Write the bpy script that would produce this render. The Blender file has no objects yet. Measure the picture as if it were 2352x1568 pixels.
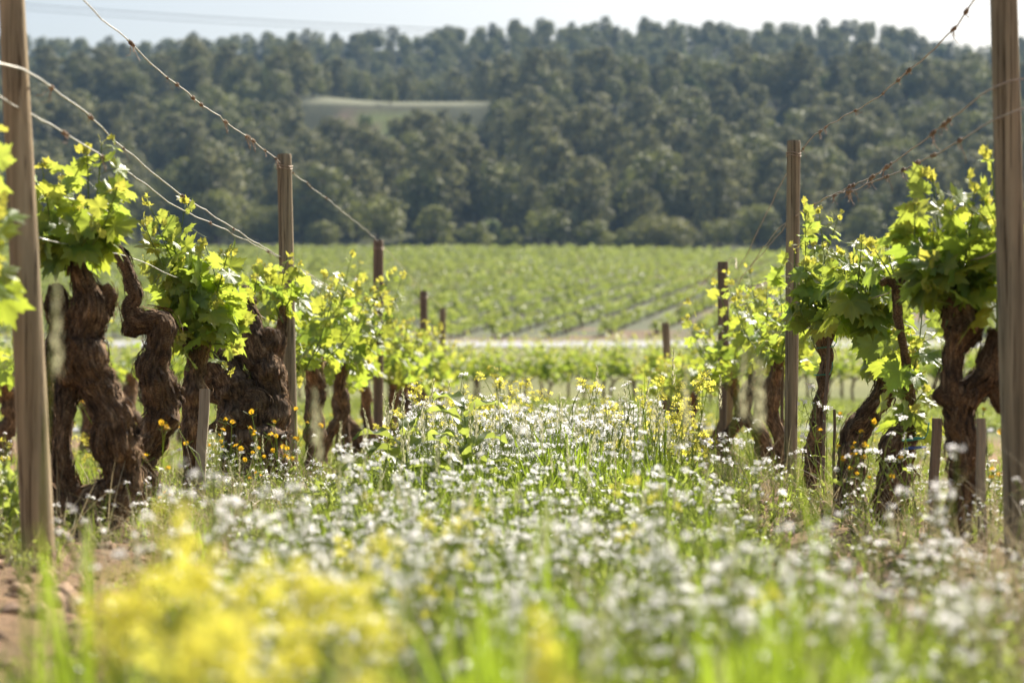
import bpy, math, random
import numpy as np
from mathutils import Vector, Matrix

rng = np.random.default_rng(7)
random.seed(7)
S = bpy.context.scene
COL = S.collection

# ------------------------------------------------------------------ camera, sky, sun, exposure
CAMZ = 0.42
F = 5000.0                       # focal length in pixels of a 2352 px wide picture
cam_d = bpy.data.cameras.new('camera')
cam = bpy.data.objects.new('camera', cam_d); COL.objects.link(cam)
cam.location = (0, 0, CAMZ); cam.rotation_euler = (math.radians(90), 0, 0)
cam_d.sensor_width = 36.0; cam_d.lens = 36.0 * F / 2352.0
cam_d.clip_start = 0.05; cam_d.clip_end = 5000
cam_d.dof.use_dof = True; cam_d.dof.focus_distance = 7.8; cam_d.dof.aperture_fstop = 3.6
S.camera = cam

SUN_AZ, SUN_EL = math.radians(32), math.radians(42)
W = bpy.data.worlds.new("World"); S.world = W; W.use_nodes = True
wn = W.node_tree.nodes; wl = W.node_tree.links
sky = wn.new('ShaderNodeTexSky'); sky.sky_type = 'NISHITA'; sky.sun_disc = False
sky.sun_elevation = SUN_EL; sky.sun_rotation = SUN_AZ
sky.air_density = 1.0; sky.dust_density = 3.5; sky.ozone_density = .7
wl.new(sky.outputs[0], wn['Background'].inputs[0]); wn['Background'].inputs[1].default_value = 0.07
sun_d = bpy.data.lights.new('sun', 'SUN'); sun_d.energy = 5.0; sun_d.angle = math.radians(0.5); sun_d.color = (1.0, 0.93, 0.82)
sun = bpy.data.objects.new('sun', sun_d); COL.objects.link(sun)
sdir = Vector((math.sin(SUN_AZ)*math.cos(SUN_EL), math.cos(SUN_AZ)*math.cos(SUN_EL), math.sin(SUN_EL)))
sun.rotation_euler = sdir.to_track_quat('Z', 'Y').to_euler(); sun.location = (20, 30, 60)

S.view_settings.view_transform = 'Standard'; S.view_settings.look = 'None'
S.view_settings.exposure = 1.03; S.view_settings.gamma = 1.0
S.render.engine = 'CYCLES'
S.cycles.use_denoising = True
S.cycles.max_bounces = 6; S.cycles.diffuse_bounces = 3; S.cycles.glossy_bounces = 2
S.cycles.transmission_bounces = 4; S.cycles.transparent_max_bounces = 4; S.cycles.volume_bounces = 0
S.cycles.sample_clamp_indirect = 6.0

# ------------------------------------------------------------------ helpers
def P(px, py, D):
    return np.array([(px-1176.0)/F*D, D, CAMZ - (py-784.0)/F*D])

def frac(x): return x - np.floor(x)
def _h(i, s):
    return frac(np.sin(i[..., 0]*127.1 + i[..., 1]*311.7 + i[..., 2]*74.7 + s*19.19)*43758.5453)
def vnoise(p, s=0.0):
    p = np.asarray(p, float); i = np.floor(p); f = p - i; u = f*f*(3-2*f); r = 0
    for dx in (0, 1):
        for dy in (0, 1):
            for dz in (0, 1):
                w = (u[..., 0] if dx else 1-u[..., 0])*(u[..., 1] if dy else 1-u[..., 1])*(u[..., 2] if dz else 1-u[..., 2])
                r = r + w*_h(i + np.array([dx, dy, dz]), s)
    return r*2-1
def fbm(p, o=3, s=0.0):
    r = 0; a = 1.0; p = np.asarray(p, float)
    for k in range(o):
        r = r + a*vnoise(p, s+k); p = p*2.03; a *= .5
    return r
def n2(x, y, sc, o=2, s=0.0):
    x = np.asarray(x, float); y = np.asarray(y, float)
    return fbm(np.stack([x*sc, y*sc, np.zeros_like(x)+.37], -1), o, s)

def unit(v):
    v = np.asarray(v, float); return v/np.maximum(np.linalg.norm(v, axis=-1, keepdims=True), 1e-9)
def sstep(a, b, x):
    t = np.clip((x-a)/(b-a), 0, 1); return t*t*(3-2*t)

class MB:
    def __init__(self): self.v=[]; self.f=[]; self.lc=[]; self.tint=[]; self.n=0
    def add(self, v, faces, mat=0, lc=None, tint=None, smooth=True):
        v = np.asarray(v, float).reshape(-1, 3); n = len(v)
        self.v.append(v)
        for f in (faces if isinstance(faces, list) else [faces]):
            f = np.asarray(f, int)
            if len(f): self.f.append((f+self.n, mat, smooth))
        self.lc.append(np.zeros((n, 3)) if lc is None else np.asarray(lc, float).reshape(-1, 3))
        t = np.ones((n, 3)) if tint is None else np.broadcast_to(np.asarray(tint, float), (n, 3))
        self.tint.append(t); self.n += n
    def merge(self, o):
        for (f, m, s) in o.f: self.f.append((f+self.n, m, s))
        self.v += o.v; self.lc += o.lc; self.tint += o.tint; self.n += o.n
    def mesh(self, name, mats):
        me = bpy.data.meshes.new(name)
        v = np.concatenate(self.v)
        me.vertices.add(len(v)); me.vertices.foreach_set('co', v.astype(np.float32).ravel())
        loops = np.concatenate([f.ravel() for f, m, s in self.f])
        tot = np.concatenate([np.full(len(f), f.shape[1]) for f, m, s in self.f])
        mi = np.concatenate([np.full(len(f), m) for f, m, s in self.f])
        sm = np.concatenate([np.full(len(f), s) for f, m, s in self.f])
        me.loops.add(len(loops)); me.polygons.add(len(tot))
        st = np.concatenate([[0], np.cumsum(tot)[:-1]])
        me.polygons.foreach_set('loop_start', st.astype(np.int32))
        me.loops.foreach_set('vertex_index', loops.astype(np.int32))
        me.polygons.foreach_set('material_index', mi.astype(np.int32))
        me.polygons.foreach_set('use_smooth', sm.astype(bool))
        a = me.attributes.new('lc', 'FLOAT_VECTOR', 'POINT'); a.data.foreach_set('vector', np.concatenate(self.lc).astype(np.float32).ravel())
        t = np.concatenate(self.tint); t = np.concatenate([t, np.ones((len(t), 1))], 1)
        a = me.attributes.new('tint', 'FLOAT_COLOR', 'POINT'); a.data.foreach_set('color', t.astype(np.float32).ravel())
        for m in (mats if isinstance(mats, (list, tuple)) else [mats]): me.materials.append(m)
        me.update(calc_edges=True)
        return me
    def obj(self, name, mats, parent=None, loc=None):
        o = bpy.data.objects.new(name, self.mesh(name, mats)); COL.objects.link(o)
        if loc is not None: o.location = loc
        if parent is not None: o.parent = parent
        return o

def tag(o, label=None, cat=None, group=None, kind=None):
    if label: o['label'] = label
    if cat: o['category'] = cat
    if group: o['group'] = group
    if kind: o['kind'] = kind
    return o
def empty(name, loc, label, cat, group=None):
    o = bpy.data.objects.new(name, None); COL.objects.link(o); o.location = loc; o.empty_display_size = .1
    return tag(o, label, cat, group)

def catmull(pts, step):
    pts = np.asarray(pts, float)
    p = np.concatenate([[2*pts[0]-pts[1]], pts, [2*pts[-1]-pts[-2]]]); out = []
    for i in range(1, len(p)-2):
        L = np.linalg.norm(p[i+1, :3]-p[i, :3]); n = max(2, int(L/step)+1)
        t = np.linspace(0, 1, n, endpoint=False)[:, None]
        a, b, c, d = p[i-1], p[i], p[i+1], p[i+2]
        out.append(.5*((2*b)+(-a+c)*t+(2*a-5*b+4*c-d)*t**2+(-a+3*b-3*c+d)*t**3))
    out.append(pts[-1:]); return np.concatenate(out)

def frames(c):
    t = unit(np.gradient(c, axis=0)); n = len(c)
    ref = np.array([0, -1.0, 0]) if abs(t[0, 1]) < .9 else np.array([1.0, 0, 0])
    u = unit(ref - t[0]*np.dot(ref, t[0])); U = [u]
    for i in range(1, n):
        u = U[-1] - t[i]*np.dot(U[-1], t[i]); U.append(unit(u))
    U = np.array(U); return t, U, np.cross(t, U)

def tube(mb, pts, rad, seg=6, step=None, mat=0, tint=None, cap=True):
    """plain swept tube; pts (n,3), rad scalar or (n,)"""
    pts = np.asarray(pts, float); rad = np.broadcast_to(np.asarray(rad, float), (len(pts),))
    if step:
        c = catmull(np.concatenate([pts, rad[:, None]], 1), step); pts, rad = c[:, :3], np.maximum(c[:, 3], 1e-5)
    t, U, B = frames(pts); a = np.linspace(0, 2*np.pi, seg, endpoint=False)
    ring = U[:, None]*np.cos(a)[None, :, None] + B[:, None]*np.sin(a)[None, :, None]
    v = pts[:, None] + ring*rad[:, None, None]
    n = len(pts); i = np.arange(n-1)[:, None]*seg; j = np.arange(seg)[None]; k = (j+1) % seg
    q = np.stack([i+j, i+k, i+seg+k, i+seg+j], -1).reshape(-1, 4)
    L = np.concatenate([[0], np.cumsum(np.linalg.norm(np.diff(pts, axis=0), axis=1))])
    lc = np.stack(np.broadcast_arrays(np.cos(a)[None]*1.0, np.sin(a)[None]*1.0, L[:, None]), -1)
    fs = [q]
    if cap: fs += [np.arange(seg)[::-1][None], (np.arange(seg)+(n-1)*seg)[None]]
    mb.add(v.reshape(-1, 3), fs, mat, lc.reshape(-1, 3), tint)
    return v

def bark_limb(mb, pts, rad, seed, seg=32, step=.010, rough=.34, flakes=60):
    """gnarled vine wood: swollen, ridged, twisting, with loose strips of bark"""
    c = catmull(np.concatenate([np.asarray(pts, float), np.asarray(rad, float)[:, None]], 1), step)
    p, r = c[:, :3], np.maximum(c[:, 3]*.88, .002)
    p = p + .22*r[:, None]*np.stack([vnoise(p*14, seed), vnoise(p*14, seed+5), vnoise(p*14, seed+9)], -1)
    t, U, B = frames(p); n = len(p)
    a = np.linspace(0, 2*np.pi, seg, endpoint=False)
    L = np.concatenate([[0], np.cumsum(np.linalg.norm(np.diff(p, axis=0), axis=1))])
    tw = seed*1.7 + L*2.0
    A = a[None] + tw[:, None]*.6
    ring = U[:, None]*np.cos(a)[None, :, None] + B[:, None]*np.sin(a)[None, :, None]
    lcx, lcy = np.cos(A), np.sin(A)
    q3 = np.stack([lcx*1.6, lcy*1.6, np.broadcast_to((L*20)[:, None], A.shape)], -1)
    d = rough*.85*fbm(q3, 4, seed)
    q4 = np.stack([lcx*4.5, lcy*4.5, np.broadcast_to((L*22)[:, None], A.shape)], -1)
    d = d + rough*.75*(np.abs(vnoise(q4, seed+3))-.3) + .5*rough*np.abs(vnoise(q4*np.array([1.9, 1.9, 2.6]), seed+4)) + .35*rough*vnoise(q4*np.array([3.5, 3.5, 6.0]), seed+6)
    pw = p[:, None] + ring*r[:, None, None]
    d = d + .65*np.maximum(0, vnoise(pw*12, seed+8)-.10) - .5*np.maximum(0, vnoise(pw*17, seed+9)-.35)
    R = r[:, None]*(1+d)
    R[0] *= .9; R[-1] *= .55
    v = p[:, None] + ring*R[..., None]
    i = np.arange(n-1)[:, None]*seg; j = np.arange(seg)[None]; k = (j+1) % seg
    q = np.stack([i+j, i+k, i+seg+k, i+seg+j], -1).reshape(-1, 4)
    lc = np.stack([lcx*r[:, None]*18, lcy*r[:, None]*18, np.broadcast_to(L[:, None], A.shape)], -1)
    mb.add(v.reshape(-1, 3), [q, np.arange(seg)[::-1][None], (np.arange(seg)+(n-1)*seg)[None]], 0, lc.reshape(-1, 3))
    g = np.random.default_rng(int(seed*100)+1)
    for _ in range(flakes):
        i0 = int(g.integers(0, max(1, n-4))); ln = int(g.integers(4, 12)); i1 = min(n-1, i0+ln)
        if i1-i0 < 2: continue
        j0 = g.uniform(0, seg); ii = np.arange(i0, i1+1); lift = np.linspace(.0, 1, len(ii))**1.5*g.uniform(.1, .75)*min(.035, r[i0])
        if g.random() < .5: lift = lift[::-1]
        wd = g.uniform(.0015, .006); jj = (j0 + (ii-i0)*g.uniform(-.12, .12))
        aa = jj/seg*2*np.pi
        rad_d = U[ii]*np.cos(aa)[:, None] + B[ii]*np.sin(aa)[:, None]
        tan_d = -U[ii]*np.sin(aa)[:, None] + B[ii]*np.cos(aa)[:, None]
        base = p[ii] + rad_d*(R[ii, (jj.astype(int)) % seg]*1.0 + .001 + lift)[:, None]
        w = wd*np.sin(np.linspace(.5, 2.8, len(ii)))[:, None]
        vv = np.stack([base-tan_d*w, base+tan_d*w], 1).reshape(-1, 3); m = len(ii)
        qq = np.array([[2*x, 2*x+1, 2*x+3, 2*x+2] for x in range(m-1)])
        mb.add(vv, qq, 0, vv*20, (1.2, 1.15, 1.05))

# ------------------------------------------------------------------ materials
def mat(name): 
    m = bpy.data.materials.new(name); m.use_nodes = True
    return m, m.node_tree.nodes, m.node_tree.links, m.node_tree.nodes['Principled BSDF']
def attr(N, n): 
    a = N.new('ShaderNodeAttribute'); a.attribute_name = n; return a
def mulcol(N, L, a, b, fac=1.0):
    m = N.new('ShaderNodeMix'); m.data_type = 'RGBA'; m.blend_type = 'MULTIPLY'; m.inputs[0].default_value = fac
    for s, x in ((m.inputs[6], a), (m.inputs[7], b)):
        if isinstance(x, (tuple, list)): s.default_value = (*x[:3], 1)
        else: L.new(x, s)
    return m.outputs[2]
def mixcol(N, L, f, a, b):
    m = N.new('ShaderNodeMix'); m.data_type = 'RGBA'
    if isinstance(f, (int, float)): m.inputs[0].default_value = f
    else: L.new(f, m.inputs[0])
    for s, x in ((m.inputs[6], a), (m.inputs[7], b)):
        if isinstance(x, (tuple, list)): s.default_value = (*x[:3], 1)
        else: L.new(x, s)
    return m.outputs[2]
def noise(N, L, vec, scale, detail=4, rough=.6):
    n = N.new('ShaderNodeTexNoise'); n.inputs['Scale'].default_value = scale; n.inputs['Detail'].default_value = detail; n.inputs['Roughness'].default_value = rough
    if vec is not None: L.new(vec, n.inputs['Vector'])
    return n.outputs['Fac']
def ramp(N, L, f, stops):
    r = N.new('ShaderNodeValToRGB'); e = r.color_ramp.elements
    while len(e) < len(stops): e.new(.5)
    for x, (p, c) in zip(e, stops): x.position = p; x.color = (*c, 1) if len(c) == 3 else c
    L.new(f, r.inputs[0]); return r.outputs[0]
def scalevec(N, L, v, s):
    m = N.new('ShaderNodeVectorMath'); m.operation = 'MULTIPLY'; L.new(v, m.inputs[0]); m.inputs[1].default_value = s; return m.outputs[0]
def math_(N, L, op, a, b=None):
    m = N.new('ShaderNodeMath'); m.operation = op
    for i, x in enumerate((a, b)):
        if x is None: continue
        if isinstance(x, (int, float)): m.inputs[i].default_value = x
        else: L.new(x, m.inputs[i])
    return m.outputs[0]

def leafy(name, refl, trans, tf=.5, rough=.45, spec=.4, var=.0, veins=False, sc=30):
    m, N, L, B = mat(name)
    t = attr(N, 'tint').outputs['Color']
    c1 = mulcol(N, L, t, refl); c2 = mulcol(N, L, t, trans)
    if var:
        g = N.new('ShaderNodeNewGeometry'); f = noise(N, L, g.outputs['Position'], sc, 2)
        r = ramp(N, L, f, [(.3, (1-var,)*3), (.7, (1+var,)*3)])
        c1 = mulcol(N, L, c1, r); c2 = mulcol(N, L, c2, r)
    if veins:
        lc = attr(N, 'lc').outputs['Vector']
        s = N.new('ShaderNodeSeparateXYZ'); L.new(lc, s.inputs[0])
        best = None
        for ang in (90, 38, 142, -18, 198):
            ca, sa = math.cos(math.radians(ang)), math.sin(math.radians(ang))
            per = math_(N, L, 'ABSOLUTE', math_(N, L, 'SUBTRACT', math_(N, L, 'MULTIPLY', s.outputs[0], sa), math_(N, L, 'MULTIPLY', s.outputs[1], ca)))
            al = math_(N, L, 'ADD', math_(N, L, 'MULTIPLY', s.outputs[0], ca), math_(N, L, 'MULTIPLY', s.outputs[1], sa))
            neg = math_(N, L, 'MULTIPLY', math_(N, L, 'LESS_THAN', al, 0.0), 5.0)
            # side veins leave the main vein at an angle
            saw = math_(N, L, 'ABSOLUTE', math_(N, L, 'SUBTRACT', math_(N, L, 'FRACT', math_(N, L, 'MULTIPLY', math_(N, L, 'SUBTRACT', al, math_(N, L, 'MULTIPLY', per, .8)), 5.0)), .5))
            side = math_(N, L, 'ADD', math_(N, L, 'MULTIPLY', saw, .25), .012)
            d = math_(N, L, 'ADD', math_(N, L, 'MINIMUM', per, math_(N, L, 'ADD', side, math_(N, L, 'MULTIPLY', math_(N, L, 'GREATER_THAN', per, .28), 2.0))), neg)
            best = d if best is None else math_(N, L, 'MINIMUM', best, d)
        vf = ramp(N, L, best, [(.006, (1, 1, 1)), (.03, (0, 0, 0))])
        c1 = mixcol(N, L, math_(N, L, 'MULTIPLY', vf, .45), c1, (.22, .30, .08))
        c2 = mixcol(N, L, math_(N, L, 'MULTIPLY', vf, .4), c2, mulcol(N, L, c2, (.55, .62, .5)))
        bm = N.new('ShaderNodeBump'); bm.inputs['Strength'].default_value = .35; bm.inputs['Distance'].default_value = .002
        bm.invert = True; L.new(vf, bm.inputs['Height']); L.new(bm.outputs[0], B.inputs['Normal'])
    L.new(c1, B.inputs['Base Color']); B.inputs['Roughness'].default_value = rough; B.inputs['Specular IOR Level'].default_value = spec
    tr = N.new('ShaderNodeBsdfTranslucent'); L.new(c2, tr.inputs[0])
    mx = N.new('ShaderNodeMixShader'); mx.inputs[0].default_value = tf
    L.new(B.outputs[0], mx.inputs[1]); L.new(tr.outputs[0], mx.inputs[2])
    L.new(mx.outputs[0], N['Material Output'].inputs[0])
    return m

M = {}
M['vine_leaf'] = leafy('vine_leaf', (.115, .195, .042), (.48, .585, .06), .5, .36, .5, .18, True, 14)
M['vine_leaf_far'] = leafy('vine_leaf_far', (.085, .15, .03), (.34, .43, .06), .46, .4, .35, .25, False, 9)
M['shoot'] = leafy('shoot', (.16, .22, .05), (.3, .36, .06), .3)
M['white_petal'] = leafy('white_petal', (.84, .83, .82), (.93, .915, .90), .68, .6, .2)
M['yellow_petal'] = leafy('yellow_petal', (.76, .69, .10), (.86, .80, .12), .6, .6, .2)
M['orange_petal'] = leafy('orange_petal', (.78, .46, .025), (.9, .55, .03), .5, .6, .2)
M['weed'] = leafy('weed', (.10, .14, .035), (.44, .52, .09), .5, .33, .5, .2, False, 6)
M['grass'] = leafy('grass', (.10, .165, .028), (.34, .46, .035), .5, .4, .4, .15, False, 5)
M['straw'] = leafy('straw', (.42, .34, .20), (.5, .42, .24), .3, .6, .2, .2, False, 8)
M['seedhead'] = leafy('seedhead', (.46, .45, .28), (.6, .58, .36), .5, .6, .2)
M['pine'] = leafy('pine', (.190, .184, .092), (.32, .32, .12), .18, .7, .1, .35, False, .5)
M['oak'] = leafy('oak', (.165, .170, .066), (.32, .34, .09), .18, .6, .15, .35, False, .5)
M['bush'] = leafy('bush', (.115, .15, .05), (.24, .31, .07), .33, .6, .15, .35, False, .5)

def bark_mat(name, dark, mid, light, sc=(1, 1, 4)):
    m, N, L, B = mat(name)
    v = attr(N, 'lc').outputs['Vector']; t = attr(N, 'tint').outputs['Color']
    f1 = noise(N, L, scalevec(N, L, v, (sc[0]*6.5, sc[1]*6.5, sc[2]*7.0)), 1.0, 7, .7)
    g = N.new('ShaderNodeNewGeometry')
    f2 = noise(N, L, g.outputs['Position'], 15, 4)
    c = ramp(N, L, f1, [(.34, dark), (.5, mid), (.68, light)])
    c = mulcol(N, L, mulcol(N, L, c, t), ramp(N, L, f2, [(.32, (.38, .36, .36)), (.68, (1.55, 1.42, 1.25))]))
    L.new(c, B.inputs['Base Color']); B.inputs['Roughness'].default_value = .85; B.inputs['Specular IOR Level'].default_value = .25
    b = N.new('ShaderNodeBump'); b.inputs['Strength'].default_value = 1.0; b.inputs['Distance'].default_value = .012
    L.new(f1, b.inputs['Height']); L.new(b.outputs[0], B.inputs['Normal'])
    return m
M['bark'] = bark_mat('vine_bark', (.026, .018, .012), (.17, .11, .064), (.48, .35, .22))
M['tree_bark'] = bark_mat('tree_bark', (.04, .03, .022), (.10, .075, .055), (.17, .13, .10))

def wood_mat(name, a, b, c):
    m, N, L, B = mat(name)
    tc = N.new('ShaderNodeTexCoord'); v = tc.outputs['Object']; t = attr(N, 'tint').outputs['Color']
    f1 = noise(N, L, scalevec(N, L, v, (55, 55, 1.6)), 1.0, 6, .65)
    f2 = noise(N, L, scalevec(N, L, v, (7, 7, 2.2)), 1.0, 4, .6)
    f3 = noise(N, L, scalevec(N, L, v, (130, 130, 3.0)), 1.0, 3, .6)
    col = ramp(N, L, f1, [(.32, a), (.5, b), (.7, c)])
    col = mulcol(N, L, col, ramp(N, L, f2, [(.3, (.68, .70, .68)), (.7, (1.18, 1.12, 1.05))]))
    crack = ramp(N, L, f3, [(.36, (.2, .17, .15)), (.43, (1, 1, 1))])
    col = mulcol(N, L, mulcol(N, L, col, crack, .8), t)
    vo = N.new('ShaderNodeTexVoronoi'); vo.inputs['Scale'].default_value = 1.0
    L.new(scalevec(N, L, v, (10, 10, 3.4)), vo.inputs['Vector'])
    kn = ramp(N, L, vo.outputs['Distance'], [(.05, (.32, .26, .2)), (.16, (1, 1, 1))])
    col = mulcol(N, L, col, kn, .7)
    L.new(col, B.inputs['Base Color']); B.inputs['Roughness'].default_value = .8; B.inputs['Specular IOR Level'].default_value = .25
    bm = N.new('ShaderNodeBump'); bm.inputs['Strength'].default_value = .6; bm.inputs['Distance'].default_value = .004
    L.new(math_(N, L, 'ADD', f1, f3), bm.inputs['Height']); L.new(bm.outputs[0], B.inputs['Normal'])
    return m
M['post'] = wood_mat('post_wood', (.25, .185, .115), (.42, .325, .205), (.54, .43, .29))
M['post_grey'] = wood_mat('post_weathered', (.15, .125, .08), (.31, .25, .165), (.44, .37, .25))
M['post_brown'] = wood_mat('post_brown', (.11, .08, .06), (.21, .155, .115), (.30, .22, .165))
M['stake'] = wood_mat('stake_wood', (.30, .24, .17), (.42, .34, .25), (.52, .44, .34))

def plain(name, col, rough=.6, metal=0.0, var=.15, sc=60):
    m, N, L, B = mat(name); g = N.new('ShaderNodeNewGeometry')
    f = noise(N, L, g.outputs['Position'], sc, 3)
    c = mulcol(N, L, ramp(N, L, f, [(.3, tuple(x*(1-var) for x in col)), (.7, tuple(x*(1+var) for x in col))]), attr(N, 'tint').outputs['Color'])
    L.new(c, B.inputs['Base Color'])
    B.inputs['Roughness'].default_value = rough; B.inputs['Metallic'].default_value = metal
    return m
M['wire'] = plain('galvanised_wire', (.62, .60, .55), .38, .75, .25, 90)
M['wire_rust'] = plain('rusty_wire', (.42, .33, .26), .5, .4, .35, 90)
M['tendril'] = plain('dry_tendril', (.27, .18, .11), .7, 0, .4, 60)
M['tie_green'] = plain('green_tie', (.02, .26, .18), .45)
M['tie_blue'] = plain('blue_tie', (.02, .07, .30), .45)
M['cable'] = plain('cable', (.16, .17, .19), .6)
M['road'] = plain('pale_gravel', (.31, .31, .315), .95, 0, .12, .8)
M['clod'] = plain('soil_clod', (.34, .225, .145), .95, 0, .35, 22)

def ground_mat():
    m, N, L, B = mat('ground')
    t = attr(N, 'tint').outputs['Color']; g = N.new('ShaderNodeNewGeometry'); p = g.outputs['Position']
    f1 = noise(N, L, p, 26, 6, .7); f2 = noise(N, L, p, 1.3, 4); f3 = noise(N, L, p, .09, 4)
    c = mulcol(N, L, t, ramp(N, L, f1, [(.3, (.55, .55, .55)), (.7, (1.4, 1.38, 1.35))]))
    c = mulcol(N, L, c, ramp(N, L, f2, [(.3, (.75, .78, .75)), (.7, (1.2, 1.17, 1.15))]))
    c = mulcol(N, L, c, ramp(N, L, f3, [(.3, (.8, .82, .8)), (.7, (1.15, 1.15, 1.1))]))
    L.new(c, B.inputs['Base Color']); B.inputs['Roughness'].default_value = .95; B.inputs['Specular IOR Level'].default_value = .15
    b = N.new('ShaderNodeBump'); b.inputs['Strength'].default_value = .8; b.inputs['Distance'].default_value = .03
    L.new(f1, b.inputs['Height']); L.new(b.outputs[0], B.inputs['Normal'])
    return m
M['ground'] = ground_mat()

# ------------------------------------------------------------------ terrain
_gy = np.array([-30, 0, 25, 36, 48, 56, 70, 93, 118, 300, 330, 380, 440, 456, 492, 520, 560, 600, 650, 705, 760, 900, 1200], float)
_gz = np.array([.9, 0, -.75, -.92, -.98, -.75, .20, .42, .55, 12.9, 15.5, 26.5, 40.5, 49.9, 54.5, 51.0, 47.0, 53.0, 75, 97, 98, 92, 70], float)
ROWK = .0188
LX, RX = -1.25, 1.06
def row_x(x0, y): return x0 + ROWK*y
def G0(x, y):
    x = np.asarray(x, float); y = np.asarray(y, float)
    z = np.interp(y, _gy, _gz)
    far = sstep(480, 690, y)
    ang = x/np.maximum(y, 1)*F + 1176           # compass direction of the spot as seen from the vineyard
    prof = np.interp(ang, [-400, 60, 300, 600, 780, 900, 1150, 1350, 1600, 1800, 2000, 2150, 2300, 2700], [-2.8, -2.4, -1.6, -1.0, -1.6, -.2, 1.0, 2.6, 1.0, -.2, -1.5, -6.5, -6.5, -10])
    z = z + far*prof*1.0
    z = z + sstep(320, 400, y)*(n2(x, y, .016, 2, 3)*4.0)*(1-sstep(-45, -25, x)*(1-sstep(-5, 12, x))*sstep(395, 430, y)*(1-sstep(500, 540, y)))
    z = z + sstep(120, 300, y)*(1-sstep(300, 330, y))*(-.02*np.maximum(x-10, 0) + 0*x)
    return z
def G(x, y):
    x = np.asarray(x, float); y = np.asarray(y, float)
    z = G0(x, y)
    near = 1-sstep(24, 30, y)
    for x0 in (LX, RX, LX-2.3, RX+2.3):
        z = z + near*.05*np.exp(-((x-row_x(x0, y))/.28)**2)
    z = z + near*(.022*n2(x, y, 2.3, 2, 1) + .014*n2(x, y, 9.0, 2, 2))
    return z

ys = np.unique(np.concatenate([np.linspace(-30, 0, 12), np.arange(0, 12, .07), np.arange(12, 30, .2), np.arange(30, 130, 1.0), np.arange(130, 330, 4), np.arange(330, 560, 5), np.arange(560, 1200, 14), _gy]))
xs = np.unique(np.concatenate([np.arange(-2.4, 2.4, .07), np.arange(2.4, 8, .4), -np.arange(2.4, 8, .4), np.arange(8, 60, 3), -np.arange(8, 60, 3), np.arange(60, 700, 16), -np.arange(60, 700, 16)]))
XX, YY = np.meshgrid(xs, ys)
ZZ = G(XX, YY)
def zone_col(x, y):
    n = n2(x, y, .9, 3, 11)[..., None]; nb = n2(x, y, .12, 2, 12)[..., None]; nf = n2(x, y, .03, 2, 14)[..., None]
    soil = np.array([.30, .195, .125]); green = np.array([.13, .17, .05]); dry = np.array([.30, .26, .14]); forest = np.array([.055, .062, .03])
    near = soil + 0*n
    near = near*(1-.35*np.clip(n, 0, 1)) + green*.35*np.clip(n, 0, 1)
    mid = green*(.5-.3*nb) + dry*(.5+.3*nb)
    fieldc = np.where(nb > .25, np.array([.21, .15, .10]), np.array([.135, .145, .095]) + 0*n)
    far = forest*(1+.3*nf)
    y_ = y[..., None]; x_ = x[..., None]
    c = near + (mid-near)*sstep(24, 29, y_)
    verge = np.array([.20, .225, .11])*(1+.2*n); red = np.array([.22, .155, .10])
    mix = sstep(-.05, .2, n2(x, y, .1, 2, 17))[..., None]
    c = c + (verge*(1-mix)+red*mix-c)*sstep(93, 97, y_)
    c = c + (fieldc-c)*sstep(112, 122, y_)
    c = c + (far-c)*sstep(303, 312, y_)
    clr = sstep(-44, -40, x_)*(1-sstep(-8, -3, x_))*sstep(453, 457, y_)*(1-sstep(489, 494, y_))
    c = c + (np.array([.17, .175, .115])-c)*clr
    bank = sstep(-38, -35, x_)*(1-sstep(-19, -15, x_))*sstep(404, 410, y_)*(1-sstep(452, 456, y_))
    rb = sstep(-.15, .25, n2(x, y, .08, 2, 21))[..., None]
    c = c + (np.array([.20, .14, .10])*rb + np.array([.15, .18, .06])*(1-rb) - c)*bank
    return c
tint = zone_col(XX, YY)
ny, nx = XX.shape
i = np.arange(ny-1)[:, None]*nx; j = np.arange(nx-1)[None]
q = np.stack([i+j, i+j+1, i+nx+j+1, i+nx+j], -1).reshape(-1, 4)
gmb = MB(); gmb.add(np.stack([XX, YY, ZZ], -1).reshape(-1, 3), q, 0, None, tint.reshape(-1, 3))
tag(gmb.obj('ground', M['ground']), 'brown soil, grass and wooded slopes under the whole valley', 'ground', kind='structure')

def sheet(name, x0, x1, ya, yb, lift, label):
    yy = ys[(ys >= ya) & (ys <= yb)]; xx = np.unique(np.concatenate([xs[(xs > x0) & (xs < x1)], [x0, x1]]))
    X, Y = np.meshgrid(xx, yy); b = MB()
    n_y, n_x = X.shape; a = np.arange(n_y-1)[:, None]*n_x; c = np.arange(n_x-1)[None]
    qq = np.stack([a+c, a+c+1, a+n_x+c+1, a+n_x+c], -1).reshape(-1, 4)
    b.add(np.stack([X, Y, G(X, Y)+lift], -1).reshape(-1, 3), qq)
    return tag(b.obj(name, M['road']), label, 'road', kind='structure')
sheet('country_road', -200, 200, 71, 92, .03, 'pale grey country road crossing the valley below the far field')
sheet('gravel_track', -40, 40, 29.6, 34, .02, 'pale gravel track across the end of the vine rows')

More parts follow.
